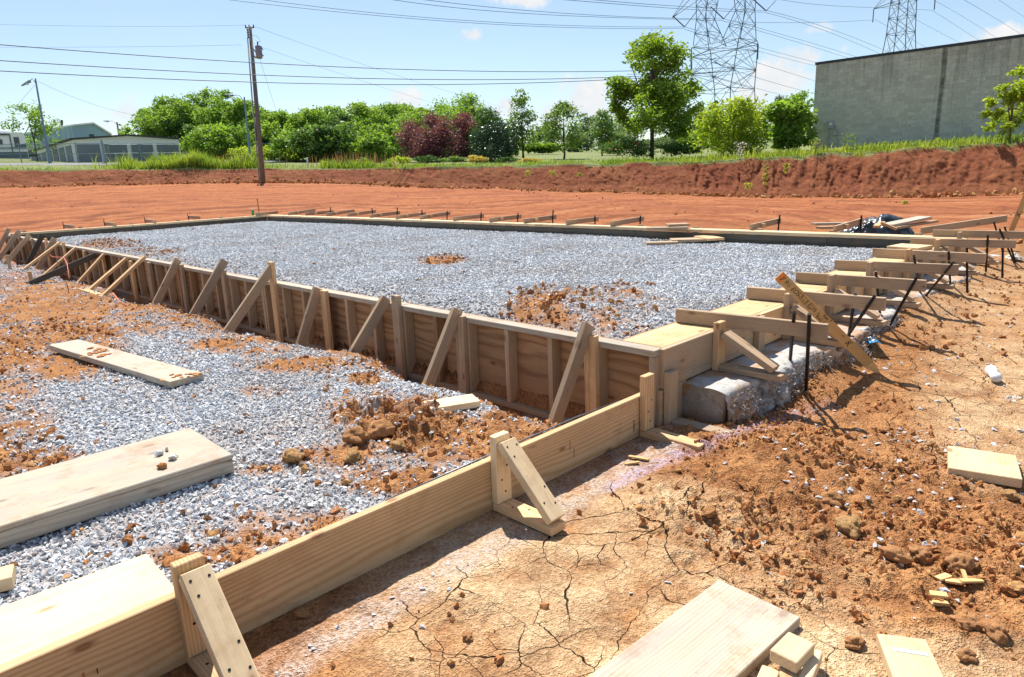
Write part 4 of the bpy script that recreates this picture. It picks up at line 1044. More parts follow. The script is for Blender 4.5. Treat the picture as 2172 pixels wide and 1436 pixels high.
def tree(name, label, cat, px, py_mid, D, top_y, w_px, mat, shape='round', nleaf=5000, leaf=.22, nblob=16, base_frac=.12, depth=1.0, gap=.2, trunk='bark', group=None, seed=0, blob=.34, hollow=.5, trunk_r=None, limbs=5, lobes=None):
    c = at(px, py_mid, D); g = tz(c[0], c[1]); top = at(px, top_y, D)[2]; H = top - g
    rw = w_px / FPX * D / 2 * 1.28
    t = thing(name, (c[0], c[1], g), label, cat, group)
    z0 = g + H * base_frac
    blobs = crown_blobs(c[0], c[1], z0 + rw * blob * .5, top, rw, rw * depth, nblob, seed, shape, blob)
    if lobes:
        blobs = []; r_ = np.random.default_rng(seed + 5)
        for (lx, ly, lr) in lobes:
            R_ = lr / FPX * D * (1.2 if 'plum' in name else 1.08); cc_ = at(lx, ly, D + r_.uniform(-.6, .6) * rw)
            for k in range(6):
                v_ = r_.normal(size=3); v_ /= np.linalg.norm(v_); q_ = cc_ + v_ * R_ * r_.uniform(.35, .75); b_ = R_ * r_.uniform(.45, .8)
                blobs.append((q_[0], q_[1], q_[2], b_, b_, b_ * .75))
    P = blob_points(blobs, nleaf, seed + 1, hollow, gap, 1.3 / max(rw, .5) * 2)
    P[:, 2] = np.maximum(P[:, 2], g + .03)
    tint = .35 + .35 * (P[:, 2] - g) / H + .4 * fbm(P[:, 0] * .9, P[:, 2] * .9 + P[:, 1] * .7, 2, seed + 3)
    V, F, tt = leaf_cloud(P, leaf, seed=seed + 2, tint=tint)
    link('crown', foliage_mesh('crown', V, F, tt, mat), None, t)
    r = random.Random(seed); tr = trunk_r or max(.03, H * .014)
    pts = [(c[0], c[1], g - .1)]
    for k in range(1, 6): pts.append((c[0] + r.uniform(-.03, .03) * H * .4, c[1] + r.uniform(-.03, .03) * H * .4, g + (z0 - g) + (top - z0) * .75 * k / 5 if k > 1 else z0))
    link('trunk', tube_mesh('trunk', pts, [tr * (1.15 - .19 * k) for k in range(6)], trunk, 7), None, t)
    for k in range(limbs):
        b = blobs[int(r.random() * len(blobs))]; j = pts[1 + k % 4]
        mid = ((j[0] + b[0]) / 2, (j[1] + b[1]) / 2, j[2] * .45 + b[2] * .55 - .03 * H)
        link('limb', tube_mesh('limb', [j, mid, b[:3]], [tr * .55, tr * .38, tr * .15], trunk, 5), None, t)
    return t

GT = 'trees and bushes along the back of the lot'
# big deciduous group left of the utility pole
tree('broadleaf_tree', 'leftmost big green tree of the clump left of the utility pole', 'tree', 348, 275, 93, 203, 120, 'leaf_green', nleaf=13000, leaf=.34, nblob=34, base_frac=.03, group=GT, seed=11, gap=.06, lobes=[(318, 250, 18), (335, 225, 22), (362, 215, 20), (330, 270, 24), (360, 250, 30), (345, 295, 28), (385, 230, 20), (385, 270, 26), (320, 300, 20), (375, 305, 26)])
tree('broadleaf_tree', 'tallest bright green tree of the clump left of the utility pole', 'tree', 432, 270, 91, 186, 140, 'leaf_green', nleaf=16000, leaf=.34, nblob=38, base_frac=.03, group=GT, seed=12, gap=.06, lobes=[(400, 222, 22), (425, 212, 22), (440, 200, 12), (458, 208, 20), (475, 205, 14), (410, 252, 30), (450, 240, 32), (485, 235, 26), (420, 290, 34), (465, 285, 34), (495, 275, 26), (440, 312, 26), (490, 310, 24)])
tree('broadleaf_tree', 'green tree standing right behind the grey utility pole', 'tree', 515, 275, 84, 208, 120, 'leaf_green', nleaf=13000, leaf=.34, nblob=34, base_frac=.03, group=GT, seed=13, gap=.06, lobes=[(505, 222, 18), (520, 235, 22), (545, 245, 20), (505, 260, 26), (540, 270, 28), (565, 262, 20), (515, 295, 28), (555, 298, 26)])
tree('broadleaf_tree', 'dark low tree in front of the tall clump, behind the storage roof', 'tree', 385, 295, 90, 250, 100, 'leaf_dark', nleaf=6000, leaf=.3, nblob=16, base_frac=.03, group=GT, seed=14, gap=.1)
for i, (px, top, w_, D, lb, mt) in enumerate([
        (600, 240, 110, 84, 'rounded green tree just right of the utility pole', 'leaf_green'), (665, 236, 110, 82, 'second green tree right of the utility pole', 'leaf_green'),
        (722, 243, 110, 74, 'dark green tree with low branches left of the purple bush', 'leaf_dark'), (772, 222, 110, 86, 'taller green tree left of the purple bush', 'leaf_green'),
        (838, 224, 120, 92, 'green tree rising behind the left end of the purple bush', 'leaf_green'), (905, 232, 110, 92, 'green tree peeping over the middle of the purple bush', 'leaf_green'),
        (980, 201, 130, 92, 'pointed bright green tree above the right end of the purple bush', 'leaf_green'), (690, 272, 130, 66, 'broad dark bush in front of the green tree row', 'leaf_dark'),
        (565, 250, 110, 86, 'green tree directly behind the utility pole shaft', 'leaf_green'), (630, 285, 120, 70, 'low green thicket in front of the first two trees right of the pole', 'leaf_green'), (810, 268, 120, 72, 'low green thicket left behind the purple bush', 'leaf_green'), (470, 270, 130, 74, 'low leafy thicket under the tallest tree of the clump', 'leaf_green')]):
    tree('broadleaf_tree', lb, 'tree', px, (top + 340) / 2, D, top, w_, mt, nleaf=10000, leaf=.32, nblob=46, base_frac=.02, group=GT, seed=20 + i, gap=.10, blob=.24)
for i, (px, top, w_, D, mt, lb) in enumerate([(588, 262, 90, 74, 'leaf_green', 'middle height green thicket right behind the pole foot'), (745, 262, 90, 70, 'leaf_green', 'middle height green thicket left of the purple bush'), (790, 285, 80, 64, 'leaf_green', 'leafy undergrowth touching the purple bush on its left'), (870, 240, 120, 88, 'leaf_green', 'leafy belt directly behind the purple bush'), (940, 236, 110, 88, 'leaf_green', 'leafy belt behind the right half of the purple bush'), (1010, 228, 70, 90, 'leaf_green', 'bright tree between purple bush and round evergreen'), (1075, 285, 60, 75, 'leaf_green', 'leafy gap filler behind the holly'), (1145, 275, 60, 110, 'leaf_far', 'hazy thicket left of the middle slim tree'), (1225, 285, 60, 115, 'leaf_far', 'hazy thicket right of the middle slim tree'), (1300, 285, 80, 100, 'leaf_far', 'hazy thicket behind the rose bush'), (1400, 290, 110, 95, 'leaf_far', 'hazy thicket behind the maple trunk'), (1475, 280, 80, 90, 'leaf_green', 'leafy thicket left of the large lime bush')]):
    tree('thicket', lb, 'bush', px, (top + 335) / 2, D, top, w_, mt, nleaf=5000, leaf=.30, nblob=30, base_frac=.0, group=GT, seed=300 + i, gap=.06, blob=.24)
rb2 = np.random.default_rng(77)
for i in range(11):
    px = 310 + i * 68 + rb2.uniform(-14, 14); top = 232 + rb2.uniform(-10, 10)
    tree('back_row_tree', '%s tree of the hazy back row behind the green belt, counted from the left' % ('first' if i == 0 else ORD[i]), 'tree', px, (top + 335) / 2, 102, top, 105, 'leaf_green', nleaf=5000, leaf=.42, nblob=34, base_frac=.0, group=GT, seed=400 + i, gap=.04, blob=.26)
tree('bush', 'bright lime green hedge bush beside the pole, behind the fence', 'bush', 560, 325, 70, 304, 130, 'leaf_lime', 'mound', 5000, .22, 18, .0, .6, .05, seed=31)
tree('bush', 'bright lime green bush right of the pole above the driveway', 'bush', 640, 328, 68, 308, 90, 'leaf_lime', 'mound', 3500, .22, 14, .0, .6, .05, seed=32)
# purple plum bushes and clipped evergreens
tree('plum_bush', 'wide dark purple leaved bush in the middle background', 'bush', 905, 295, 58, 243, 155, 'leaf_purple', 'round', 14000, .17, 26, .10, .8, .08, 'bark', None, 41, .30, .3, .09, 9, [(855, 285, 26), (880, 268, 26), (910, 262, 24), (945, 265, 24), (865, 312, 28), (905, 295, 34), (945, 298, 32), (970, 270, 22), (890, 322, 24), (935, 322, 24), (975, 305, 26)])
tree('plum_bush', 'smaller purple leaved bush squeezed against the round evergreen', 'bush', 980, 290, 59, 243, 85, 'leaf_purple', 'round', 5000, .17, 16, .10, .8, .08, 'bark', None, 42, .32, .3, .08, 6, [(985, 262, 20), (1002, 268, 16), (995, 295, 22), (980, 318, 18)])
tree('evergreen', 'rounded mid green clipped evergreen beside the purple bush', 'tree', 1040, 288, 57, 235, 84, 'leaf_thuja', 'round', 9000, .16, 18, .0, 1, .0, seed=43, hollow=.75, blob=.42)
tree('holly_bush', 'dark blue-green dome shaped holly in front of the evergreen', 'bush', 1052, 302, 53, 264, 84, 'leaf_holly', 'mound', 7000, .15, 18, .0, 1, .0, seed=44, hollow=.7, blob=.4)
# upright ornamental pears
tree('pear_tree', 'tallest slim upright tree right of the dark holly', 'tree', 1108, 265, 57, 193, 68, 'leaf_pear', 'column', 5200, .20, 20, .12, 1, .28, group='slim upright trees', seed=51, blob=.42, hollow=.3, trunk_r=.09)
tree('pear_tree', 'middle slim upright tree in the open grass gap', 'tree', 1195, 282, 54, 215, 74, 'leaf_pear', 'column', 5200, .19, 20, .10, 1, .28, group='slim upright trees', seed=52, blob=.42, hollow=.3, trunk_r=.08)
tree('pear_tree', 'slim upright tree just left of the big maple', 'tree', 1277, 283, 66, 235, 60, 'leaf_pear', 'column', 3800, .22, 16, .1, 1, .28, group='slim upright trees', seed=53, blob=.42, hollow=.3, trunk_r=.08)
# distant greenery seen through the gaps
for i, (px, top, w_, D, lb, mt) in enumerate([(1160, 262, 70, 150, 'hazy bush between the first two slim trees', 'leaf_far'), (1238, 244, 60, 170, 'hazy dark tree far behind the gap between slim trees', 'leaf_far'), (1150, 300, 80, 90, 'low bright shrub at the foot of the tallest slim tree', 'leaf_green'),
        (1320, 262, 80, 160, 'hazy tree far behind the left side of the maple', 'leaf_far'), (1425, 252, 90, 165, 'hazy tree far behind the maple trunk', 'leaf_far'), (1490, 248, 80, 150, 'hazy tree far behind, right of the maple', 'leaf_far'),
        (1655, 206, 60, 170, 'distant round tree between lime bush and block building', 'leaf_far'), (1700, 196, 70, 150, 'distant bright tree at the corner of the block building', 'leaf_green'), (1620, 235, 60, 120, 'distant tree peeping over the lime bush', 'leaf_green')]):
    tree('distant_tree', lb, 'tree', px, (top + 325) / 2, D, top, w_, mt, nleaf=2600, leaf=.55, nblob=14, base_frac=.02, group='distant trees', seed=60 + i, gap=.08)
for i, (px, top, w_, D, lb) in enumerate([(1485, 218, 34, 120, 'small dark conifer at the foot of the near pylon'), (1515, 214, 40, 120, 'dark conifer in front of the near pylon legs'), (1588, 212, 44, 110, 'dark green tree top right of the pylon legs')]):
    tree('conifer', lb, 'tree', px, (top + 320) / 2, D, top, w_, 'leaf_dark', 'cone', 2200, .4, 16, .02, 1, .1, group='dark conifers', seed=75 + i, blob=.4)
# the big maple
tree('maple_tree', 'large maple with bare lower trunk in front of the pylon', 'tree', 1384, 190, 45, 80, 205, 'leaf_maple', 'round', 21000, .23, 64, .30, .9, .16, 'bark', None, 81, .26, .2, .13, 22, [(1385, 112, 42), (1350, 130, 26), (1425, 125, 34), (1305, 182, 32), (1340, 190, 34), (1385, 170, 44), (1430, 185, 40), (1465, 190, 22), (1318, 222, 26), (1360, 232, 40), (1410, 235, 44), (1455, 235, 32), (1340, 262, 26), (1440, 268, 28), (1395, 205, 40), (1310, 250, 18)])
tree('lime_bush', 'large yellow-green bush left of the block building', 'bush', 1556, 285, 39, 216, 172, 'leaf_lime', 'mound', 14000, .17, 34, .0, .8, .1, seed=82, hollow=.45, blob=.34)
tree('fig_bush', 'dark large-leaved bush against the corner of the block building', 'bush', 1680, 275, 39.5, 216, 92, 'leaf_green', 'round', 4200, .27, 20, .0, .9, .1, seed=83, hollow=.5, blob=.36)
tree('rose_bush', 'dark rose bush with red blooms under the maple', 'bush', 1330, 318, 45, 294, 110, 'leaf_dark', 'mound', 4500, .13, 18, .0, .7, .1, seed=84)
tree('shrub', 'brownish dark shrub right of the maple trunk', 'bush', 1445, 318, 44, 300, 105, 'leaf_dark', 'mound', 4500, .13, 18, .0, .7, .1, seed=85)
for i, (px, w_, top, mt, lb) in enumerate([(850, 60, 330, 'leaf_lime', 'low lime shrub in front of the left of the purple bush'), (905, 60, 328, 'leaf_thuja', 'low dark shrub under the middle of the purple bush'), (960, 60, 330, 'leaf_pear', 'low grey-green shrub under the right of the purple bush'),
        (1010, 50, 328, 'flower_mix', 'low yellowish shrub left of the holly foot'), (1075, 60, 330, 'leaf_thuja', 'low dark shrub at the right foot of the holly'), (1125, 70, 331, 'flower_mix', 'low golden shrub at the foot of the tallest slim tree')]):
    tree('low_shrub', lb, 'bush', px, 340, 50, top, w_, mt, 'mound', 1600, .12, 10, .0, .7, .05, group='low shrubs in the flower bed', seed=90 + i)
tree('roadside_tree', 'airy small tree behind the camper at the left edge', 'tree', 66, 272, 84, 222, 112, 'leaf_green', 'round', 4200, .3, 22, .12, 1, .34, 'bark', None, 101, .26, .3, .1, 8)
tree('roadside_tree', 'small round green tree above the storage roof', 'tree', 275, 290, 110, 270, 34, 'leaf_green', 'round', 1500, .35, 10, .05, 1, .1, 'bark', None, 102)
tree('sapling', 'young tree with sparse yellow-green foliage at the right edge', 'tree', 2150, 215, 28, 138, 150, 'leaf_lime', 'round', 4200, .15, 24, .22, .9, .1, 'bark', None, 103, .25, .2, .05, 14, [(2165, 160, 22), (2125, 195, 16), (2150, 205, 20), (2100, 215, 14), (2175, 190, 24), (2090, 240, 13), (2120, 245, 18), (2150, 250, 24), (2180, 240, 26), (2100, 268, 12), (2135, 275, 16), (2200, 200, 26)])

# red rose blooms belong to the rose bush
rb_ = bpy.data.objects['rose_bush']; c = WORLD['rose_bush'].translation; r = np.random.default_rng(5)
P = np.array(c) + r.normal(size=(60, 3)) * np.array([.8, .8, .3]) + np.array([-.3, -.3, 1.0])
V, F, tt = leaf_cloud(P, .10, seed=3); link('blooms', foliage_mesh('blooms', V, F, tt, 'flower_red'), None, rb_)

# grass blades along the lip of the bank and over the verge
def blades(n, th, rr, hgt, wid, seed, mat, name, label, bend=.5):
    r = np.random.default_rng(seed); x = rr * np.cos(th); y = rr * np.sin(th); z = terrain(x, y) - .03
    b = bank_at(th); z = z + 0.10 * fbm(th * 38 * .8, th * 0, 4, 91) * np.exp(-np.abs(rr - b[2]) / 1.2)
    P = np.stack([x, y, z], -1); a = r.uniform(0, 6.283, n); d = np.stack([np.cos(a), np.sin(a), np.zeros(n)], -1)
    s = np.stack([-np.sin(a), np.cos(a), np.zeros(n)], -1) * wid[:, None] * .5
    h = hgt[:, None]; up = np.array([0, 0, 1.0])
    m1 = P + up * h * .6 + d * h * bend * .22; tip = P + up * h * r.uniform(.8, 1.0, n)[:, None] + d * h * bend * r.uniform(.4, 1.0, n)[:, None]
    V = np.stack([P - s, P + s, m1 + s * .8, m1 - s * .8, tip], 1).reshape(-1, 3)
    i = np.arange(n)[:, None] * 5
    F = np.concatenate([i + np.array([0, 1, 2]), i + np.array([0, 2, 3]), i + np.array([3, 2, 4])], 0)
    me = npmesh(name, V, F, mat); t = np.repeat(np.clip(.5 + .45 * fbm(x * .5, y * .5, 3, seed) + r.normal(0, .2, n), 0, 1), 5)
    at_ = me.attributes.new('tint', 'FLOAT', 'POINT'); at_.data.foreach_set('value', t.astype(np.float32))
    o = link(name, me); tag(o, label, None, None, 'stuff'); return o
def th_of(px, D=44, py=345):
    p = at(px, py, D); return math.atan2(p[1], p[0])
n = 62000; th = rng.uniform(TH[30], TH[-30], n); b = bank_at(th); rr = b[2] - .14 + rng.exponential(2.6, n)
pt_ = fbm(th * 38 * .5, rr * .5, 3, 201); kp = rng.random(n) < np.clip(.45 + 1.1 * pt_, .05, 1); th = th[kp]; rr = rr[kp]; pt_ = pt_[kp]; n = len(th)
blades(n, th, rr, (.08 + .34 * rng.random(n) ** 3) * (.7 + .8 * np.clip(pt_, -.5, 1)), .02 + .025 * rng.random(n), 1, 'grass_blade', 'verge_grass', 'short green grass along the top of the bank')
A = []; 
n = 15000; pxs = np.concatenate([rng.normal(395, 62, 9000), rng.uniform(270, 560, 3500), rng.uniform(680, 830, 2500)])
th = np.array([th_of(p) for p in np.linspace(200, 900, 200)]); th = np.interp(pxs, np.linspace(200, 900, 200), th); b = bank_at(th)
rr = b[2] + .2 + rng.random(n) * 3.5
blades(n, th, rr, (.30 + .70 * rng.random(n) ** 1.5) * np.where(pxs > 600, .6, 1.0) * np.clip(.95 + 1.1 * fbm(th * 60, rr * .8, 3, 211), .35, 1.7), .025 + .03 * rng.random(n), 2, 'grass_blade', 'tall_grass', 'tall rank grass clump on the bank left of the pole', .6)
n = 260; pxs = np.concatenate([rng.normal(750, 50, 180), rng.normal(480, 40, 80)]); th = np.interp(pxs, np.linspace(200, 900, 200), [th_of(p) for p in np.linspace(200, 900, 200)]); b = bank_at(th); rr = b[2] + 1 + rng.random(n) * 5
blades(n, th, rr, .6 + .8 * rng.random(n), .03 + .02 * rng.random(n), 3, 'seed_head', 'seed_grass', 'reddish seed heads of tall grass behind the bank', .35)
n = 5500; th = rng.uniform(th_of(2300), th_of(1500), n); b = bank_at(th); rr = b[2] - .05 + rng.random(n) * 3
blades(n, th, rr, .08 + .45 * rng.random(n) ** 5, .02 + .02 * rng.random(n), 4, 'weed_leaf', 'bank_weeds', 'yellow-green weeds on the bank before the block building')

def weed(px, py, D, w_px, h_px, label, mat='weed_leaf', n=220, leaf=.06, seed=0, hang=False):
    c = at(px, py, D); H = h_px / FPX * D; W = w_px / FPX * D
    t = thing('weed_plant', c, label, 'weed', 'small plants on the bank and floor'); r = np.random.default_rng(seed)
    s = -1 if hang else 1
    for k in range(4):
        a = r.uniform(0, 6.28); e = np.array(c) + np.array([math.cos(a) * W * .3, math.sin(a) * W * .3, s * H * r.uniform(.6, 1)])
        link('stem', tube_mesh('stem', [c, (np.array(c) + e) / 2 + r.normal(size=3) * W * .05, e], .006, 'bark', 4), None, t)
    P = np.array(c) + np.stack([r.normal(0, W * .25, n), r.normal(0, W * .25, n), s * H * r.random(n)], -1)
    V, F, tt = leaf_cloud(P, leaf, seed=seed); link('leaves', foliage_mesh('leaves', V, F, tt, mat), None, t)
for i, (px, py, D, w_, h_, lb, hang) in enumerate([
        (1625, 345, 30.6, 14, 46, 'yellow vine hanging down the bank right of centre', True), (1668, 345, 30.2, 12, 22, 'short vine hanging beside the longer one on the bank', True),
        (1587, 402, 30.3, 16, 14, 'small weed halfway down the bank below the vine', False), (1825, 334, 29.3, 20, 14, 'yellow weed at the bank lip under the block building', False),
        (1120, 375, 39, 14, 14, 'small yellow weed on the bank in the middle distance', False), (1172, 372, 38, 12, 10, 'tiny yellow weed on the bank right of the middle one', False), (1230, 374, 37, 10, 8, 'tiny yellow weed on the bank below the maple', False),
        (840, 366, 43, 18, 26, 'yellow weed on the bank edge below the purple bush', False), (1919, 437, 22, 12, 11, 'small green plant alone on the bare floor', False), (1800, 330, 32, 34, 46, 'feathery pale green weed in front of the block wall', False),
        (1728, 328, 32, 20, 34, 'upright green weed near the corner of the block wall', False), (1570, 338, 34, 30, 36, 'pale blue flowering weed in front of the lime bush', False), (1985, 318, 31, 12, 26, 'thin weed in front of the middle of the block wall', False)]):
    weed(px, py, D, w_, h_, lb, 'weed_leaf' if i not in (9, 11) else ('leaf_pear' if i == 9 else 'flower_pale'), 420 if i in (9,) else 160, .07 if D > 25 else .05, 200 + i, hang)

# ------------------------------------------------------------------ buildings, vehicles and fences behind the lot
def flat_frame(px, D, py=330):
    """ground point under a pixel column, with horizontal unit vectors to the right of and away from the viewer"""
    o = ground_pt(px, D, py); f = np.array([o[0], o[1], 0.0]); f /= np.linalg.norm(f)
    return Vector(o), Vector((f[1], -f[0], 0)), Vector(f)
def fbox(name, fr, u0, u1, d0, d1, z0, z1, mat, parent, bev=0.0):
    o, u, n = fr; c = o + n * ((d0 + d1) / 2) + Vector((0, 0, (z0 + z1) / 2))
    return board(name, c + u * u0, c + u * u1, d1 - d0, z1 - z0, mat, parent, (0, 0, 1), bev)
def prism(name, pts2, p0, ax, vec, mat, parent):
    """extrude a polygon (list of world points) along vec"""
    n = len(pts2); V = [Vector(p) for p in pts2] + [Vector(p) + Vector(vec) for p in pts2]
    F = [tuple(range(n)), tuple(range(2 * n - 1, n - 1, -1))] + [(k, n + k, n + (k + 1) % n, (k + 1) % n) for k in range(n)]
    me = pydata(name, V, F, mat); bm = bmesh.new(); bm.from_mesh(me); bmesh.ops.recalc_face_normals(bm, faces=bm.faces[:]); bm.to_mesh(me); bm.free()
    return link(name, me, None, parent)

# --- concrete block building on the right, square to the forms
bc = at(1720, 320, 41.0); XB = float(bc[0]); YC = float(bc[1]); ZTOP = float(at(1724, 143, 41.0)[2])
STREAK_Y = float(onx(1995, 210, XB)[1])
block_mat('split_block', (0.55, 0.575, 0.51), .1)
simple('mortar', (0.70, 0.70, 0.63), 0.95, 0.0, 0.1)
simple('coping_dark', (0.035, 0.05, 0.06), 0.5, 0.2, 0.1)
YR = float(onx(2290, 200, XB)[1]); ZBASE = 0.9
bb = thing('block_building', (XB, (YC + YR) / 2, 1.5), 'weathered grey concrete block building on the right above the bank', 'building')
abox('wall', XB - .014, XB + 16, YR - 3, YC, ZBASE - 1, ZTOP - .02, 'mortar', bb, 0)
abox('coping', XB - .06, XB + 16.05, YR - 3, YC + .05, ZTOP - .02, ZTOP + .12, 'coping_dark', bb, 0)
bl, bh = .4064, .2032
bm_ = bmesh.new(); bmesh.ops.create_cube(bm_, size=1.0)
for v in bm_.verts: v.co = Vector((v.co.x * .06, v.co.y * (bl - .008), v.co.z * (bh - .008)))
bmesh.ops.bevel(bm_, geom=[e for e in bm_.edges if all(v.co.x < 0 for v in e.verts)], offset=.006, segments=1, affect='EDGES')
blk = bpy.data.meshes.new('block'); bm_.to_mesh(blk); bm_.free(); blk.materials.append(MATS['split_block'])
cells = []
nz_ = int((ZTOP - ZBASE) / bh); ny_ = int((YC - YR) / bl) + 1
for k in range(nz_):
    for j in range(ny_):
        y = YC - bl / 2 - .002 - (j + (.5 if k % 2 else 0)) * bl; z = ZTOP - .03 - bh / 2 - k * bh
        if k % 2 and j == ny_ - 1: continue
        cells.append((y, z))
def seen(y, z):
    X_, Y_ = photo_xy(np.array([XB, y, z])); return X_ < 2172 and z > 1.5
vis = sorted([c for c in cells if seen(*c)], key=lambda c: c[0])[:300]; vset = set(vis)
for (y, z) in vis: link('block', blk, Matrix.Translation((XB + random.uniform(-.004, .004), y, z)), bb)
bv = np.array([v.co[:] for v in blk.vertices]); V = []; F = []
for (y, z) in cells:
    if (y, z) in vset: continue
    b0 = len(V); V += [(a + XB + random.uniform(-.0, .006), b + y, c + z) for a, b, c in bv]; F += [tuple(b0 + i for i in p.vertices) for p in blk.polygons]
o = link('blockwork', pydata('blockwork', V, F, 'split_block'), None, bb); o['kind'] = 'stuff'
# the half blocks that close the far corner
V = []; F = []
for k in range(1, nz_, 2):
    b0 = len(V); z = ZTOP - .03 - bh / 2 - k * bh; V += [(a + XB, b * .48 + YC - bl * .25, c + z) for a, b, c in bv]; F += [tuple(b0 + i for i in p.vertices) for p in blk.polygons]
o = link('corner_blocks', pydata('corner_blocks', V, F, 'split_block'), None, bb); o['kind'] = 'stuff'
def wbox(name, px0, px1, py0, py1, d, mat, parent):
    a = onx(px0, (py0 + py1) / 2, XB); b = onx(px1, (py0 + py1) / 2, XB); t_ = onx((px0 + px1) / 2, py0, XB); u_ = onx((px0 + px1) / 2, py1, XB)
    return abox(name, XB - .035 - d, XB - .034, b[1], a[1], u_[2], t_[2], mat, parent, .008)
mb = wbox('meter_box', 1755, 1770, 257, 272, .16, 'meter_grey', bb)
mc = Vector(onx(1763, 263, XB - .2)); rod('meter_dial', mc + Vector((.02, 0, 0)), mc - Vector((.10, 0, 0)), .085, 'white_plastic', mb, 12)
wbox('conduit', 1756, 1759, 272, 322, .07, 'meter_grey', bb)
wbox('junction_box', 1769, 1778, 277, 287, .12, 'meter_grey', bb)
wbox('conduit', 1772, 1774, 265, 277, .05, 'meter_grey', bb); wbox('conduit', 1776, 1778, 287, 318, .04, 'meter_grey', bb)

# --- row of storage units
def wall_between(name, a, b, z0, z1, th, mat, parent, off=0.0):
    a = Vector((a[0], a[1], 0)); b = Vector((b[0], b[1], 0)); d = (b - a).normalized(); n = Vector((d.y, -d.x, 0))
    c = Vector((0, 0, (z0 + z1) / 2)) + n * off
    return board(name, a + c, b + c, z1 - z0, th, mat, parent, n, 0)
sA = at(163, 342, 78); sB = at(386, 340, 84); sL = at(66, 342, 100)
sg = min(tz(*sA[:2]), tz(*sB[:2])); stop_ = float(at(163, 297, 78)[2])
su = thing('storage_building', (sA[0], sA[1], sg), 'low white storage units with dark doors and flat roof', 'building')
dB = Vector(sB[:2] - sA[:2]).normalized(); dL = Vector(sL[:2] - sA[:2]); LL = dL.length; dL = dL.normalized(); LB = (Vector(sB[:2]) - Vector(sA[:2])).length
q = [Vector((sA[0], sA[1], sg - .5)), Vector((sB[0], sB[1], sg - .5))]
back = Vector((dL.x, dL.y, 0)) * LL
prism('wall', [q[0], q[1], q[1] + Vector((0, 0, stop_ - sg + .5)), q[0] + Vector((0, 0, stop_ - sg + .5))], None, None, back, 'siding_white', su)
rq = [Vector((sA[0], sA[1], stop_)) - Vector((dB.x, dB.y, 0)) * .4, Vector((sA[0] + dB.x * LB * .5, sA[1] + dB.y * LB * .5, stop_ + .42)), Vector((sB[0], sB[1], stop_ - .02)) + Vector((dB.x, dB.y, 0)) * .4]
fwd = -Vector((dL.x, dL.y, 0)) * .35
prism('roof', [p + fwd for p in rq] + [p + fwd + Vector((0, 0, .16)) for p in rq[::-1]], None, None, back + Vector((dL.x, dL.y, 0)) * .7, 'roof_dark', su)
prism('gable_panel', [rq[0] + Vector((dB.x, dB.y, 0)) * .4, rq[1], rq[2] - Vector((dB.x, dB.y, 0)) * .4], None, None, Vector((dL.x, dL.y, 0)) * .1, 'siding_white', su)
nrm = Vector((-dL.x, -dL.y, 0))
for k in range(4):
    a = Vector((sA[0] + dB.x * LB * (.02 + .25 * k), sA[1] + dB.y * LB * (.02 + .25 * k), 0)) + nrm * .04; b = a + Vector((dB.x, dB.y, 0)) * LB * .215
    c = Vector((0, 0, sg + 1.0)); board('roll_door', a + c, b + c, 2.0, .06, 'door_grey', su, nrm, 0)
    if k:
        pa = a - Vector((dB.x, dB.y, 0)) * LB * .027 + nrm * .06
        board('pier', pa + Vector((0, 0, sg - .2)), pa + Vector((0, 0, sg + 2.05)), .35, .12, 'siding_white', su, nrm, 0)
for k in range(7):
    a = Vector((sA[0], sA[1], 0)) + Vector((dL.x, dL.y, 0)) * LL * (.05 + .135 * k); b = a + Vector((dL.x, dL.y, 0)) * LL * .10
    n2_ = Vector((-dB.x, -dB.y, 0)); c = Vector((0, 0, sg + 1.0)); board('roll_door', a + c + n2_ * .04, b + c + n2_ * .04, 2.0, .06, 'door_grey', su, n2_, 0)

# --- blue-grey metal warehouse behind it
wA = at(158, 300, 118); wP = at(197, 263, 121); wR = at(238, 300, 125); wL = at(-70, 300, 150)
wg = tz(*wA[:2]) - 1.0; eA = float(at(158, 268, 118)[2]); eR = float(at(238, 287, 125)[2]); pk = float(wP[2])
wh = thing('warehouse', (wA[0], wA[1], wg), 'blue-grey metal warehouse with shallow gable behind the storage units', 'building')
gab = [Vector((wA[0], wA[1], wg)), Vector((wR[0], wR[1], wg)), Vector((wR[0], wR[1], eR)), Vector((wP[0], wP[1], pk)), Vector((wA[0], wA[1], eA))]
sd = Vector((wL[0] - wA[0], wL[1] - wA[1], 0))
prism('wall', gab, None, None, sd, 'siding_blue', wh)
up_ = Vector((0, 0, .25)); rl = [gab[4] + up_ * .1, gab[3] + up_ * .1, gab[2] + up_ * .1]; fw_ = -sd.normalized() * .4
prism('roof', [p + fw_ for p in rl] + [p + fw_ + up_ for p in rl[::-1]], None, None, sd - fw_ * 2, 'siding_white', wh)
rod('roof_vent', Vector(at(131, 266, 128)), Vector(at(131, 255, 128)), .22, 'roof_dark', wh, 8)
fr = flat_frame(197, 119); wv = Vector(at(195, 291, 118.5)); board('window', wv - Vector((.35, 0, 0)), wv + Vector((.35, 0, 0)), 1.0, .3, 'glass_dark', wh, (0, -1, 0), 0)
for k in range(26):   # ribs of the sheet cladding along the side
    p = Vector((wA[0], wA[1], 0)) + sd * (k + .5) / 26; 
    board('cladding_rib', p + Vector((0, 0, wg + 1)), p + Vector((0, 0, eA - .1)), .12, .10, 'siding_blue', wh, Vector((sd.y, -sd.x, 0)).normalized(), 0)

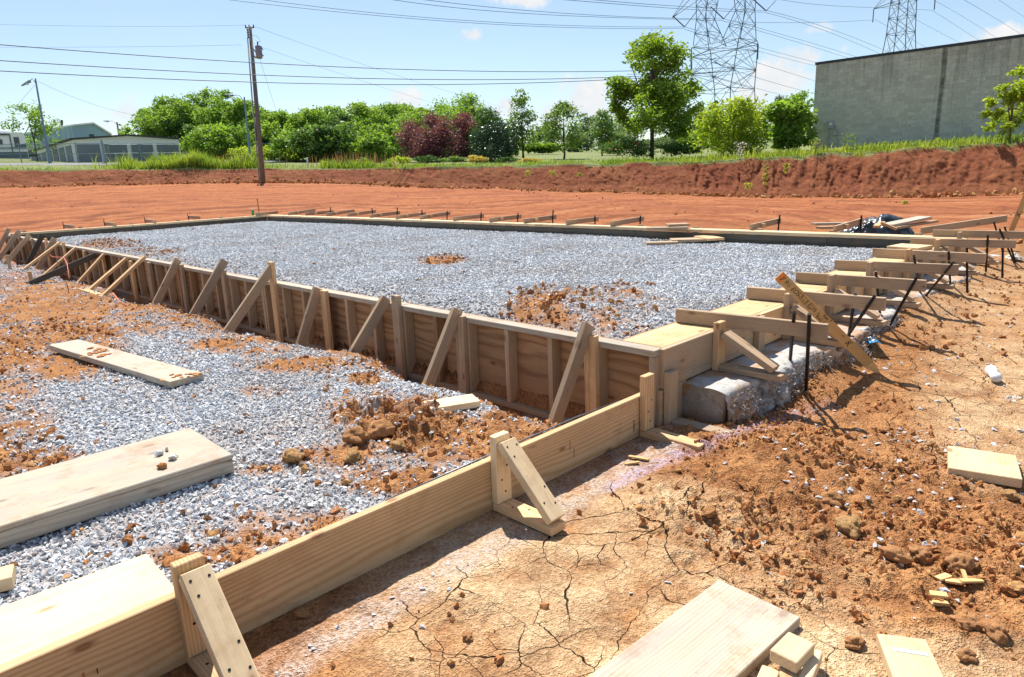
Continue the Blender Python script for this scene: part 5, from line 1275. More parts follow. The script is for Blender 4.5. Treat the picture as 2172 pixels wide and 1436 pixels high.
# --- travel trailer at the left edge
fr = flat_frame(62, 70, 335)
rv = thing('camper_trailer', fr[0], 'white and grey camper trailer cut off by the left edge', 'camper')
H_ = float(at(30, 284, 70)[2]) - fr[0].z
def rounded_body(name, u0, u1, d0, d1, z0, z1, r, mat):
    pts = []
    for (cu, cz, a0) in ((u1 - r, z0 + .05, -90), (u1 - r, z1 - r, 0)):
        for k in range(6):
            a = math.radians(a0 + 90 * k / 5); rr_ = r if cz > z0 + .1 else .05
            pts.append((cu + (r - rr_) + rr_ * math.cos(a), cz + rr_ * math.sin(a)))
    pts += [(u0, z1), (u0, z0)]
    o, u, n = fr
    return prism(name, [o + u * a + n * d0 + Vector((0, 0, b)) for a, b in pts], None, None, n * (d1 - d0), mat, rv)
rounded_body('body', -8.0, 0.0, 0, 2.4, .75, H_, .35, 'rv_white')
fbox('lower_panel', fr, -8.0, -.05, -.03, 0, .55, 1.15, 'rv_grey', rv)
fbox('stripe', fr, -8.0, -.02, -.025, 0, 1.42, 1.50, 'rv_grey', rv); fbox('stripe', fr, -8.0, -.02, -.025, 0, 1.58, 1.63, 'rv_grey', rv)
V = [fr[0] + fr[1] * a + fr[2] * (-.02) + Vector((0, 0, b)) for a, b in ((-1.4, 1.55), (-.02, 1.55), (-.02, 2.0))] 
prism('swoosh', V, None, None, fr[2] * .03, 'rv_grey', rv)
w1_ = fbox('window', fr, -3.6, -1.95, -.04, 0, H_ - 1.15, H_ - .6, 'glass_dark', rv)
w2_ = fbox('window', fr, -1.0, -.55, -.04, 0, H_ - 1.3, H_ - .4, 'glass_dark', rv)
fbox('door_frame', fr, -1.32, -1.22, -.05, 0, .75, H_ - .2, 'rv_grey', rv)
fbox('awning', fr, -8, -1.25, -.18, 0, H_ - .22, H_ - .10, 'roof_dark', rv)
fbox('roof_edge', fr, -8, -.2, -.03, 2.43, H_, H_ + .06, 'rv_white', rv)
p = fr[0] + fr[1] * (-1.7) + fr[2] * 1.2 + Vector((0, 0, H_ + .16)); rod('roof_unit', p - fr[1] * .4, p + fr[1] * .4, .22, 'rv_white', rv, 10)
fbox('hitch', fr, 0, .75, .8, 1.4, .7, 1.1, 'rubber', rv)
for u_ in (-2.9, -3.8):
    p = fr[0] + fr[1] * u_ + Vector((0, 0, .36)); rod('wheel', p + fr[2] * .05, p + fr[2] * .3, .36, 'rubber', rv, 16)

# --- chain link fences
m = bpy.data.materials.new('chain_mesh'); nt = nodes_of(m)
tr_ = N(nt, 'ShaderNodeBsdfTransparent'); df = N(nt, 'ShaderNodeBsdfPrincipled', {'Base Color': (.25, .31, .33, 1), 'Roughness': .5, 'Metallic': .3})
co = N(nt, 'ShaderNodeTexCoord').outputs['Object']; sx = N(nt, 'ShaderNodeSeparateXYZ', {0: co})
def saw(v): return M(nt, 'LESS_THAN', M(nt, 'FRACT', M(nt, 'MULTIPLY', v, 17.0)), 0.05)
wv_ = M(nt, 'MAXIMUM', saw(M(nt, 'ADD', sx.outputs[0], sx.outputs[1])), saw(M(nt, 'SUBTRACT', sx.outputs[0], sx.outputs[1])))
ms = N(nt, 'ShaderNodeMixShader', {0: wv_, 1: tr_.outputs[0], 2: df.outputs[0]}); oo = N(nt, 'ShaderNodeOutputMaterial'); nt.links.new(ms.outputs[0], oo.inputs[0]); MATS['chain_mesh'] = m
def fence(pts, h, label, thick=()):
    P = [ground_pt(px, D, 338) for px, D in pts]
    t = thing('chain_link_fence', P[0], label, 'fence', 'chain link fences')
    for i, p in enumerate(P):
        k = 1.9 if i in thick else 1.0
        rod('post', (p[0], p[1], p[2] - .3), (p[0], p[1], p[2] + h * (1.12 if k > 1 else 1.02)), .045 * k, 'galvanised', t, 8)
    for a, b in zip(P[:-1], P[1:]):
        for f_ in (.97, .5): rod('rail', (a[0], a[1], a[2] + h * f_), (b[0], b[1], b[2] + h * f_), .03, 'galvanised', t, 6)
        mid0 = Vector((a[0], a[1], a[2] + h * .5)); mid1 = Vector((b[0], b[1], b[2] + h * .5)); d = (mid1 - mid0).normalized()
        board('wire_mesh', mid0, mid1, h * .94, .004, 'chain_mesh', t, Vector((d.y, -d.x, 0)), 0)
fence([(-160, 66), (-60, 65.5), (45, 65), (108, 64), (165, 62), (222, 60)], 1.9, 'chain link fence with thick corner post in front of the storage units', (5,))
fence([(222, 60.6), (235, 72), (300, 74), (390, 76), (470, 76), (535, 74), (592, 71)], 1.9, 'chain link fence running from storage units to behind the utility pole', (6,))

# --- road strip, hydrant, marker post
V = []; F = []
pxs = list(range(-700, 700, 25))
for px in pxs:
    for D in (56.5, 60.5):
        p = ground_pt(px, D + max(0, px - 250) * .028); V.append((p[0], p[1], p[2] + .06 + .10 * (D > 58)))
for k in range(len(pxs) - 1): F.append((2 * k, 2 * k + 2, 2 * k + 3, 2 * k + 1))
tag(link('road', pydata('road', V, F, 'road_asphalt')), 'grey asphalt access road behind the bank', None, None, 'structure')
p = Vector(ground_pt(526, 52)); hy = thing('fire_hydrant', p, 'small yellow fire hydrant with blue cap left of the pole', 'hydrant')
rod('barrel', p - Vector((0, 0, .1)), p + Vector((0, 0, .65)), .12, 'hydrant_yellow', hy, 12); rod('bonnet', p + Vector((0, 0, .65)), p + Vector((0, 0, .86)), .14, 'hydrant_blue', hy, 12, .05)
for s_ in (-1, 1): rod('nozzle', p + Vector((0, 0, .5)), p + Vector((.18 * s_, -.1 * s_, .5)), .06, 'hydrant_yellow', hy, 8)
p = Vector(ground_pt(651, 50)); mp = thing('marker_post', p, 'short white marker post in the grass right of the pole', 'post')
rod('post', p - Vector((0, 0, .1)), p + Vector((0, 0, .62)), .06, 'siding_white', mp, 10); rod('cap', p + Vector((0, 0, .62)), p + Vector((0, 0, .68)), .07, 'siding_white', mp, 10, .03)

# --- utility pole with transformer
pb = Vector(at(558, 386, 45.3)); pt = Vector(at(530, 57, 45.3)); ax = (pt - pb).normalized()
up = thing('utility_pole', pb, 'tall wooden utility pole with transformer standing in the bank', 'utility pole')
link('shaft', tube_mesh('shaft', [pb - ax * .5, pb + ax * 4, pt], [.165, .145, .11], 'pole_wood', 12), None, up)
side = Vector((RC[0, 0], RC[1, 0], 0)).normalized(); toward = -Vector((pb.x, pb.y, 0)).normalized()
cq = [pb + ax * .05 - side * .24 + toward * .05, pb + ax * 3.2 - side * .24, pb + ax * 5.2 - side * .26, pb + ax * 9.6 - side * .22]
link('conduit', tube_mesh('conduit', cq, .045, 'pvc_grey', 8), None, up)
tcn = Vector(at(549, 111, 45.1)); tr = rod('transformer', tcn - ax * .36, tcn + ax * .36, .21, 'transformer_grey', up, 16)
rod('lid', tcn + ax * .36, tcn + ax * .44, .225, 'transformer_grey', tr, 16, .10); rod('bushing', tcn + ax * .42 - side * .03, tcn + ax * .70 - side * .03, .045, 'insulator', tr, 8)
for z_ in (-.2, .22): rod('bracket', tcn + ax * z_ - side * .2, tcn + ax * z_ - side * .48, .04, 'transformer_grey', tr, 6); rod('lug', tcn + ax * z_ + side * .2, tcn + ax * z_ + side * .30, .03, 'insulator', tr, 6)
rod('crossarm', pt - side * .30 - ax * .05, pt + side * .28 - ax * .05, .045, 'pole_wood', up, 6)
for s_ in (-.28, -.05, .24): rod('insulator', pt + side * s_ - ax * .02, pt + side * s_ + ax * .14, .05, 'insulator', up, 8, .03)
for k in range(4): rod('insulator', pt - side * .17 - ax * (.25 + .16 * k), pt - side * .17 - ax * (.15 + .16 * k), .055, 'insulator', up, 8)
link('jumper', tube_mesh('jumper', [pt + side * .12 - ax * .55, pt + side * .45 - ax * .65, pt + side * .62 - ax * 1.0, tcn + ax * .7 - side * .03], .012, 'wire_dark', 5), None, up)

# --- street lights
def street_light(base, top, lamp, D, r, label, mat):
    b = Vector(at(*base, D)); t_ = Vector(at(*top, D)); l = Vector(at(*lamp, D)); g = tz(b.x, b.y); b.z = min(b.z, g)
    o = thing('street_light', b, label, 'street light', 'street lights')
    rod('pole', b, t_, r, mat, o, 10, r * .6)
    link('arm', tube_mesh('arm', [t_ + (b - t_).normalized() * .5, (t_ * .6 + l * .4) + Vector((0, 0, .12)), l], .035, 'galvanised', o and 6), None, o)
    d = (l - t_).normalized(); rod('lamp_head', l - d * .1, l + d * .75 - Vector((0, 0, .05)), .13, 'galvanised', o, 10, .06)
    rod('lens', l + d * .2 - Vector((0, 0, .05)), l + d * .2 - Vector((0, 0, .22)), .12, 'white_plastic', o, 10, .05)
street_light((105, 345), (75, 167), (62, 173), 60, .105, 'leaning grey light pole with short arm at the left edge', 'galvanised')
street_light((531, 338), (518, 206), (492, 202), 66, .11, 'green-grey street light with long arm beside the utility pole', 'galvanised')
street_light((254, 300), (248, 259), (229, 257), 112, .17, 'distant street light above the storage roof', 'pole_wood')

# --- transmission pylons
def pylon_frame(px, D, yaw):
    f = ray(px, 300); f = Vector((f[0], f[1], 0)).normalized(); r_ = Vector((f.y, -f.x, 0))
    u = r_ * math.cos(yaw) - f * math.sin(yaw); n = r_ * math.sin(yaw) + f * math.cos(yaw); return u, n
def lattice(parent, lv, r, sub=1):
    """lv: list of four-corner rings from bottom to top; legs, belts and cross bracing between them"""
    for a, b in zip(lv[:-1], lv[1:]):
        for k in range(4): rod('leg', a[k], b[k], r * 1.25, 'tower_steel', parent, 5)
        for k in range(4):
            j = (k + 1) % 4
            rod('brace', a[k], b[j], r * .7, 'tower_steel', parent, 4); rod('brace', a[j], b[k], r * .7, 'tower_steel', parent, 4)
            rod('belt', b[k], b[j], r * .8, 'tower_steel', parent, 4)
def ring(c, u, n, hu, hn, z): return [c + u * a * hu + n * b * hn + Vector((0, 0, z - c.z)) for a, b in ((-1, -1), (1, -1), (1, 1), (-1, 1))]
def interp_rings(a, b, k): return [[a[i].lerp(b[i], t / k) for i in range(4)] for t in range(k + 1)]
D1 = 190.0; u1, n1_ = pylon_frame(1532, D1, .62)
zy_ = lambda y, D=D1, px=1532: float(at(px, y, D)[2])
c1 = Vector(at(1532, 200, D1)); k1 = D1 / FPX / math.cos(.62)
g1 = tz(c1.x, c1.y)
py1 = thing('power_pylon', (c1.x, c1.y, g1), 'large near steel lattice pylon behind the maple', 'pylon', 'steel lattice pylons')
L0 = ring(c1, u1, n1_, 47 * k1, 6.5, g1 - 1); L1 = ring(c1, u1, n1_, 40 * k1, 5.5, zy_(193)); L2 = ring(c1, u1, n1_, 46 * k1, 4.6, zy_(118)); L3 = ring(c1, u1, n1_, 47 * k1, 4.2, zy_(98))
lattice(py1, [L0, L1], .10); lattice(py1, interp_rings(L1, L2, 2), .10); lattice(py1, [L2, L3], .10)
cm = [[(L1[k] + L1[(k + 1) % 4]) / 2 for k in range(4)], [(L2[k] + L2[(k + 1) % 4]) / 2 for k in range(4)]]
for k in range(4):
    for j in (k, (k + 1) % 4): rod('brace', cm[0][k], (L1[j] + L2[j]) / 2, .07, 'tower_steel', py1, 4); rod('brace', cm[1][k], (L1[j] + L2[j]) / 2, .07, 'tower_steel', py1, 4)
for s_ in (-1, 1):
    ca = c1 + u1 * s_ * 29 * k1; A0 = ring(ca, u1, n1_, 18 * k1, 3.6, zy_(98)); cb = c1 + u1 * s_ * 39 * k1; A1 = ring(cb, u1, n1_, 9 * k1, 2.2, zy_(40)); cc = c1 + u1 * s_ * 36 * k1; A2 = ring(cc, u1, n1_, 14 * k1, 2.2, zy_(-15)); A3 = ring(cc, u1, n1_, 15 * k1, 2.2, zy_(-40))
    lattice(py1, interp_rings(A0, A1, 2), .085); lattice(py1, interp_rings(A1, A2, 2), .085); lattice(py1, [A2, A3], .085)
    # arm tips with hanging insulators
    tip = c1 + u1 * s_ * 66 * k1; tip.z = zy_(112); 
    for k in range(4): rod('arm_member', (L2 if k < 2 else L3)[(1 if s_ > 0 else 0) if k % 2 == 0 else (2 if s_ > 0 else 3)], tip, .09, 'tower_steel', py1, 4)
    rod('insulator', tip, tip - Vector((0, 0, 3.6)), .14, 'insulator', py1, 6)
    tp2 = c1 + u1 * s_ * 112 * k1; tp2.z = zy_(20) if s_ < 0 else zy_(8)
    for k in range(4): rod('arm_member', (A2 if k < 2 else A3)[(1 if s_ > 0 else 0) if k % 2 == 0 else (2 if s_ > 0 else 3)], tp2, .10, 'tower_steel', py1, 4)
    for t_ in (.3, .55, .78): 
        q1 = A2[1 if s_ > 0 else 0].lerp(tp2, t_); q2 = A3[2 if s_ > 0 else 3].lerp(tp2, t_ - .12); rod('arm_member', q1, q2, .07, 'tower_steel', py1, 4)
bmz = c1.copy(); 
rod('beam', c1 - u1 * 50 * k1 + Vector((0, 0, zy_(-20) - c1.z)), c1 + u1 * 50 * k1 + Vector((0, 0, zy_(-20) - c1.z)), .14, 'tower_steel', py1, 5)
VS = [((1427, 34), (1452, 57), (1479, 22)), ((1507, 14), (1535, 40), (1566, 3)), ((1597, -2), (1625, 23), (1650, -4)), ((1516, 131), (1530, 139), (1545, 128))]
for (a, b, c) in VS:
    rod('insulator', Vector(at(*a, D1)), Vector(at(*b, D1)), .16, 'insulator', py1, 6); rod('insulator', Vector(at(*c, D1)), Vector(at(*b, D1)), .10, 'insulator', py1, 6)
D2 = 290.0; u2, n2_ = pylon_frame(1905, D2, .5); c2 = Vector(at(1908, 100, D2)); k2 = D2 / FPX / math.cos(.5); g2_ = tz(c2.x, c2.y)
z2 = lambda y: float(at(1908, y, D2)[2])
py2 = thing('power_pylon', (c2.x, c2.y, g2_), 'second pylon rising behind the block building roof', 'pylon', 'steel lattice pylons')
R0 = ring(c2, u2, n2_, 34 * k2, 6.5, g2_); R1 = ring(c2, u2, n2_, 18 * k2, 3.6, z2(72)); R2 = ring(c2, u2, n2_, 15 * k2, 3.0, z2(-25))
lattice(py2, interp_rings(R0, R1, 4), .15); lattice(py2, interp_rings(R1, R2, 3), .15)
for s_ in (-1, 1):
    tip = c2 + u2 * s_ * 56 * k2; tip.z = z2(10); 
    for k in range(4): rod('arm_member', R2[(1 if s_ > 0 else 0) if k % 2 else (2 if s_ > 0 else 3)] - Vector((0, 0, (z2(-25) - z2(8)) * (k > 1))), tip, .14, 'tower_steel', py2, 4)
    rod('insulator', tip, tip - Vector((0, 0, 5.4)), .2, 'insulator', py2, 6)

# --- overhead lines
def cable(pts, d0, d1, r, mat, label, group):
    P = np.array(pts, float); 
    xs = np.linspace(P[0, 0], P[-1, 0], 34)
    deg = min(3, len(P) - 1); co = np.polyfit((P[:, 0] - P[0, 0]) / 1000, P[:, 1], deg); ys = np.polyval(co, (xs - P[0, 0]) / 1000)
    # depth along a straight span: 1/depth varies linearly across the picture
    inv = np.linspace(1 / d0, 1 / d1, 34)
    W = [at(x, y, 1 / i) for x, y, i in zip(xs, ys, inv)]
    o = link('overhead_cable', tube_mesh('overhead_cable', W, r, mat, 5)); return tag(o, label, 'cable', group)
GD = 'dark distribution lines across the sky'
cable([(-300, 70), (0, 95), (300, 117), (545, 133), (800, 146), (1080, 152.5), (1330, 149), (1560, 143)], 34, 62, .024, 'wire_dark', 'uppermost of the three heavy dark lines crossing left to maple', GD)
cable([(-300, 108), (0, 128), (300, 147), (545, 159), (800, 167), (1000, 169.5), (1200, 166), (1560, 150)], 34, 62, .024, 'wire_dark', 'middle of the three heavy dark lines crossing left to maple', GD)
cable([(-300, 134), (0, 150), (300, 165), (545, 175), (800, 180), (1000, 179), (1200, 172), (1560, 150)], 34, 62, .024, 'wire_dark', 'lowest of the three heavy dark lines crossing left to maple', GD)
GP = 'thin wires of the utility pole'
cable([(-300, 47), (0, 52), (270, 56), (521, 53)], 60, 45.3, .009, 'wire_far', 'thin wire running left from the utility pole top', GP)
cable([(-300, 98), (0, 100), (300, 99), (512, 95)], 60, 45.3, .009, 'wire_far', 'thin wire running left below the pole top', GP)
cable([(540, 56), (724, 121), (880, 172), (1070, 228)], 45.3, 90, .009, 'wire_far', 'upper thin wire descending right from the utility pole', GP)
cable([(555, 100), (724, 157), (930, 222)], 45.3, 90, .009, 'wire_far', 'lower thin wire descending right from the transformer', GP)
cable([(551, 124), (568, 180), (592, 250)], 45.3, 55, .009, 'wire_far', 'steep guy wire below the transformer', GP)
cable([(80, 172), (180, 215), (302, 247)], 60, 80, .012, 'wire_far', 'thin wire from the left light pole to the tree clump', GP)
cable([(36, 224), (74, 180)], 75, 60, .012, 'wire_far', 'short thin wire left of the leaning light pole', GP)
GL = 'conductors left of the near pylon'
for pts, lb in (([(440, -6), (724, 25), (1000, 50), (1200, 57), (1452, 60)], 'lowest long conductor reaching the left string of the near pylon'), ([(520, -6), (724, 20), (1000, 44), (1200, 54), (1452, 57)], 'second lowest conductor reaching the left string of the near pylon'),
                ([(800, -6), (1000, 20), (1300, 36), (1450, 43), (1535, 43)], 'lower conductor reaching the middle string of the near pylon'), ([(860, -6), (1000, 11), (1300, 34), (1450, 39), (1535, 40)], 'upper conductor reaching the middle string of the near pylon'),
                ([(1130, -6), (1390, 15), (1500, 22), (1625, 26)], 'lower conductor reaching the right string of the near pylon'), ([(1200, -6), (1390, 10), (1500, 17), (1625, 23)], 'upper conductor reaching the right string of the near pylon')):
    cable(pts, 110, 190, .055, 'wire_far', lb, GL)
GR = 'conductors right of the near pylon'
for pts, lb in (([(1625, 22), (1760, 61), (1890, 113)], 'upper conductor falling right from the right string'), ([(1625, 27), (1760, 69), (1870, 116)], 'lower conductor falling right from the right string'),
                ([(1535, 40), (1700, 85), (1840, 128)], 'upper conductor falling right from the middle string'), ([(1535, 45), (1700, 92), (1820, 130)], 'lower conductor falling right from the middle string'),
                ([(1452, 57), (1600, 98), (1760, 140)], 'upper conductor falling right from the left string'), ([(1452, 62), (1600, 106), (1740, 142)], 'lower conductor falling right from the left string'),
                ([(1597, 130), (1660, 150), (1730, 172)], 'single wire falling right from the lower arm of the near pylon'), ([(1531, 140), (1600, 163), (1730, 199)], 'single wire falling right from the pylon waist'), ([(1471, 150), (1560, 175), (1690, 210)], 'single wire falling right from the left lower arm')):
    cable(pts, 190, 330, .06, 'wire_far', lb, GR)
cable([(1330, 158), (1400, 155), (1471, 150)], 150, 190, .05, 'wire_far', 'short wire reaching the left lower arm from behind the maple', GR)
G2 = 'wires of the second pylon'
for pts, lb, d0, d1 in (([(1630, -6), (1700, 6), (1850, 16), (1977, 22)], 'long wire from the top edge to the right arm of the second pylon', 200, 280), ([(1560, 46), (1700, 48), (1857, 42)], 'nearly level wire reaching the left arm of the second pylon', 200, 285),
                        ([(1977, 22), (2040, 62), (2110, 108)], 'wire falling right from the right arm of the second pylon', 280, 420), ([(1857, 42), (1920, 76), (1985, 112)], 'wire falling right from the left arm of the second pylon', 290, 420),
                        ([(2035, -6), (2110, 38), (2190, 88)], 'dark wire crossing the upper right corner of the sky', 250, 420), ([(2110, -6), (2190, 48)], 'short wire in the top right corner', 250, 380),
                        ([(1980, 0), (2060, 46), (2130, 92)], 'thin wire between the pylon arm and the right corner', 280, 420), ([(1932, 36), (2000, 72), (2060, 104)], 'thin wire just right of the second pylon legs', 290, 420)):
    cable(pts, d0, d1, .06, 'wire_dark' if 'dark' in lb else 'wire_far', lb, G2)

# ------------------------------------------------------------------ loose timber and litter
def quad_board(name, near, far, z_top, th, mat, label, cat='board', group=None, tilt=0.0, parent=None, bev=.003):
    """board whose top face spans the two ends given as photo points (left/right pairs) at height z_top"""
    a0 = Vector(onz(*near[0], z_top)); a1 = Vector(onz(*near[1], z_top)); b0 = Vector(onz(*far[0], z_top + tilt)); b1 = Vector(onz(*far[1], z_top + tilt))
    p0 = (a0 + a1) / 2; p1 = (b0 + b1) / 2; w = ((a1 - a0).length + (b1 - b0).length) / 2
    d = (p1 - p0).normalized(); upv = Vector((0, 0, 1)) - d * d.z; upv.normalize()
    o = board(name, p0 - upv * th / 2, p1 - upv * th / 2, w, th, mat, parent, upv, bev)
    return tag(o, label, cat, group, 'thing') if parent is None else o
def gz(px, py, z0=-.45):
    p = onz(px, py, z0)
    for _ in range(3): p = onz(px, py, float(ground_z(np.array([p[0]]), np.array([p[1]]))[0]))
    return Vector(p)
def lumps_on(parent, c, ex, ey, n, s0, s1, mat, seed, name='mud_lump'):
    r = random.Random(seed)
    for k in range(n):
        a = r.gauss(0, .45); b = r.gauss(0, .45); s = r.uniform(s0, s1)
        p = Vector(c) + Vector(ex) * a + Vector(ey) * b
        link(name, CLODS[mat][k % 3], Matrix.Translation(p + Vector((0, 0, s * .12))) @ Matrix.Rotation(r.uniform(0, 6.28), 4, 'Z') @ Matrix.Diagonal((s, s * .8, s * .4, 1)), parent)
CLODS = {'soil_clod': [clod_mesh('lump', 500 + k, 'soil_clod', 2, .5) for k in range(3)], 'crushed_stone': [rock_mesh('pebble', 520 + k, 'crushed_stone', .7) for k in range(3)]}

# left plank in the yard
q = quad_board('plank', [(361, 808), (431, 793)], [(99, 732), (170, 719)], -.275, .045, 'white_weathered', 'long pale plank lying flat on the stone at the left', 'plank')
c = onz(205, 750, -.275); lumps_on(q, c, (.10, .02, 0), (0, .22, 0), 22, .012, .05, 'soil_clod', 1); c = onz(395, 795, -.275); lumps_on(q, c, (.10, .0, 0), (0, .12, 0), 16, .012, .045, 'soil_clod', 2)
# thick weathered timber
tk = thing('timber', Vector(onz(200, 1060, -.3)), 'thick weathered grey timber slab lying on stone at lower left', 'timber')
e0 = (Vector(onz(485, 966, -.195)), Vector(onz(412, 904, -.195))); e1_ = (Vector(onz(0, 1121, -.195)), Vector(onz(0, 1012, -.195)))
wv2 = (e0[0] - e0[1]).length; d_ = ((e1_[0] + e1_[1]) / 2 - (e0[0] + e0[1]) / 2).normalized(); m0 = (e0[0] + e0[1]) / 2; m1 = m0 + d_ * 1.9
board('upper_ply', m0 - Vector((0, 0, .011)), m1 - Vector((0, 0, .011)), wv2, .022, 'white_weathered', tk, (0, 0, 1), .004)
board('core', m0 - Vector((0, 0, .056)) + d_ * .004, m1 - Vector((0, 0, .056)), wv2 - .006, .066, 'grey_pine' if False else 'white_weathered', tk, (0, 0, 1), .004)
for k, (px, py) in enumerate(((343, 962), (356, 956), (366, 975), (375, 970), (344, 993), (338, 966))):
    p = Vector(onz(px, py, -.195)); s = .028 + .01 * (k % 3)
    o = link('pebble', (CLODS['crushed_stone'] if k != 4 else CLODS['soil_clod'])[k % 3], Matrix.Translation(p + Vector((0, 0, s * .3))) @ Matrix.Rotation(k * 1.3, 4, 'Z') @ Matrix.Diagonal((s, s * .8, s, 1)))
    tag(o, ['grey stone at the left of the little group on the thick timber', 'flat pale stone behind the others on the thick timber', 'dark grey stone at the right of the group on the timber', 'small light stone at the far right of the group on the timber', 'orange lump of clay nearest the timber edge', 'tiny stone beside the left one on the timber'][k], 'stone', 'stones on the timber', 'thing')
# flat plank behind the edge board
quad_board('plank', [(318, 1178), (371, 1249)], [(-330, 1398), (-330, 1560)], -.214, T2, 'pale_pine', 'wide bright new plank laid flat against the edge board, lower left', 'plank')
o = quad_board('wood_offcut', [(26, 1196), (28, 1222)], [(-90, 1225), (-90, 1255)], -.225, .045, 'pale_pine', 'end of a pale offcut lying on stone at the left edge', 'offcut')
quad_board('wood_offcut', [(1009, 834), (1012, 851)], [(903, 850), (906, 868)], -.245, T2, 'pale_pine', 'short clean offcut lying by the trench of the near wall', 'offcut')
# lower right
quad_board('plank', [(1531, 1229), (1692, 1308)], [(1120, 1530), (1360, 1620)], -.415, T2, 'white_weathered', 'wide mud-stained plank at the bottom edge, right of centre', 'plank')
bs = gz(1690, 1436)
quad_board('wood_block', [(1672, 1343), (1730, 1360)], [(1628, 1382), (1695, 1402)], -.355, T2, 'pale_pine', 'square clean wood block on top of the small offcut heap', 'block')
quad_board('wood_offcut', [(1722, 1372), (1744, 1380)], [(1692, 1436), (1720, 1450)], -.393, T2, 'pale_pine', 'offcut under the right side of the square block', 'offcut')
quad_board('wood_offcut', [(1655, 1412), (1690, 1416)], [(1655, 1470), (1700, 1470)], -.396, T2, 'fresh_pine', 'offcut under the middle of the square block', 'offcut')
quad_board('wood_offcut', [(1622, 1412), (1650, 1418)], [(1590, 1455), (1640, 1475)], -.40, T2, 'pale_pine', 'offcut beside the wide mud-stained plank, left of the block', 'offcut')
q = quad_board('plank', [(1863, 1345), (1960, 1352)], [(1925, 1520), (2045, 1520)], -.412, T2, 'pale_pine', 'plank with blue chalk line at the bottom right', 'plank')
c = onz(1925, 1377, -.4115); simple('chalk_blue', (0.45, 0.53, 0.55), 0.9)
board('chalk_line', Vector(onz(1893, 1376, -.4112)), Vector(onz(1968, 1388, -.4112)), .016, .0006, 'chalk_blue', q, (0, 0, 1), 0)
q = quad_board('wood_offcut', [(2011, 985), (2172, 1024)], [(2014, 942), (2152, 968)], -.40, .045, 'pale_pine', 'short wide board end lying at the right edge', 'board')
# chips of wood
for k, (px, py, L, w_, a, lb) in enumerate([(2000, 1229, .05, .03, .3, 'upper left thin wood chip of the scatter at lower right'), (2022, 1238, .05, .03, -.5, 'thin wood chip just right of the upper left one'), (2045, 1225, .06, .014, 1.2, 'narrow pointed wood sliver of the scatter'),
                                            (2060, 1237, .07, .025, -.1, 'largest wood chip of the scatter at lower right'), (1990, 1266, .05, .035, -.4, 'lower square wood chip of the scatter'), (1992, 1285, .055, .03, -.2, 'lowest wood chip beside the pale stone'), (1355, 975, .11, .025, -.6, 'longer wood sliver in the board shadow'), (1340, 986, .075, .022, .15, 'shorter wood sliver by the board shadow')]):
    p = gz(px, py); d = Vector((math.cos(a), math.sin(a), 0)); d = Vector((d.x * .7 - d.y * -.7, -d.x * .7 + d.y * .7, 0)).normalized() if k > 5 else Vector((math.cos(a - .8), math.sin(a - .8), 0))
    tag(board('wood_chip', p + d * L / 2 + Vector((0, 0, .012)), p - d * L / 2 + Vector((0, 0, .008)), w_, .008, 'lath_wood', None, (.1, .1, 1), .001), lb, 'wood chip', 'chips of wood on the soil', 'thing')
# on the stone bed and the forms
quad_board('wood_offcut', [(1369, 512), (1371, 515)], [(1436, 510), (1438, 513)], -.115, T2, 'worn_pine', 'left offcut of three lying on the stone bed', 'offcut')
quad_board('wood_offcut', [(1421, 505), (1424, 509)], [(1496, 503), (1500, 507)], -.10, T2, 'worn_pine', 'middle offcut of three lying on the stone bed', 'offcut')
quad_board('wood_offcut', [(1486, 498), (1490, 501)], [(1517, 503), (1522, 507)], -.085, T2, 'fresh_pine', 'right offcut of three, propped on its neighbour', 'offcut')
quad_board('wood_offcut', [(1371, 481), (1372, 483.5)], [(1456, 479), (1458, 481.5)], .045, T2, 'worn_pine', 'weathered offcut lying along the far wall plank', 'offcut')
quad_board('wood_offcut', [(1414, 474), (1415, 476)], [(1459, 472), (1460, 474.5)], .085, T2, 'grey_pine', 'second offcut resting across the one on the far wall', 'offcut')
quad_board('wood_offcut', [(1910, 521), (1917, 527)], [(1940, 514), (1951, 522)], .04, T2, 'pale_pine', 'little pale offcut on the ledge beside the sixth spreader', 'offcut')
# heap behind the far right corner: black sheet and boards
def crumple(name, c, rx, ry, h, mat, label, cat, seed):
    n = 46; V = []; 
    for i in range(n):
        for j in range(n):
            u = i / (n - 1) * 2 - 1; v = j / (n - 1) * 2 - 1; V.append((u, v))
    V = np.array(V); r = np.hypot(V[:, 0], V[:, 1]); 
    a = fbm(V[:, 0] * 2.2 + seed, V[:, 1] * 2.2, 3, seed); b = np.abs(fbm(V[:, 0] * 4 + seed, V[:, 1] * 4 + 7, 3, seed + 5))
    z = h * np.clip(1 - r ** 1.5, 0, 1) ** .6 * (.75 + .6 * a) + .12 * h * (b - .3) * (r < 1.1); z = np.maximum(z, -.05)
    P = np.stack([c[0] + rx * V[:, 0] * (1 + .25 * a), c[1] + ry * V[:, 1] * (1 + .2 * b), c[2] + z], -1)
    idn = np.arange(n * n).reshape(n, n); F = np.stack([idn[:-1, :-1], idn[1:, :-1], idn[1:, 1:], idn[:-1, 1:]], -1).reshape(-1, 4)
    k = r[F].min(1) < 1.05; o = link(name, npmesh(name, P, F[k], mat, True)); return tag(o, label, cat, None, 'thing')
hc = at(1868, 476, 11.9); hz = tz(hc[0], hc[1])
crumple('plastic_sheet', (hc[0] + .25, hc[1] + .15, hz), .62, .55, .40, 'black_plastic', 'crumpled black plastic sheet heaped behind the far right corner', 'plastic sheet', 3)
hb_ = at(1832, 478, 11.5); crumple('plastic_sheet', (hb_[0], hb_[1], hz + .02), .28, .25, .30, 'black_plastic', 'smaller fold of black plastic left of the main heap', 'plastic sheet', 8)
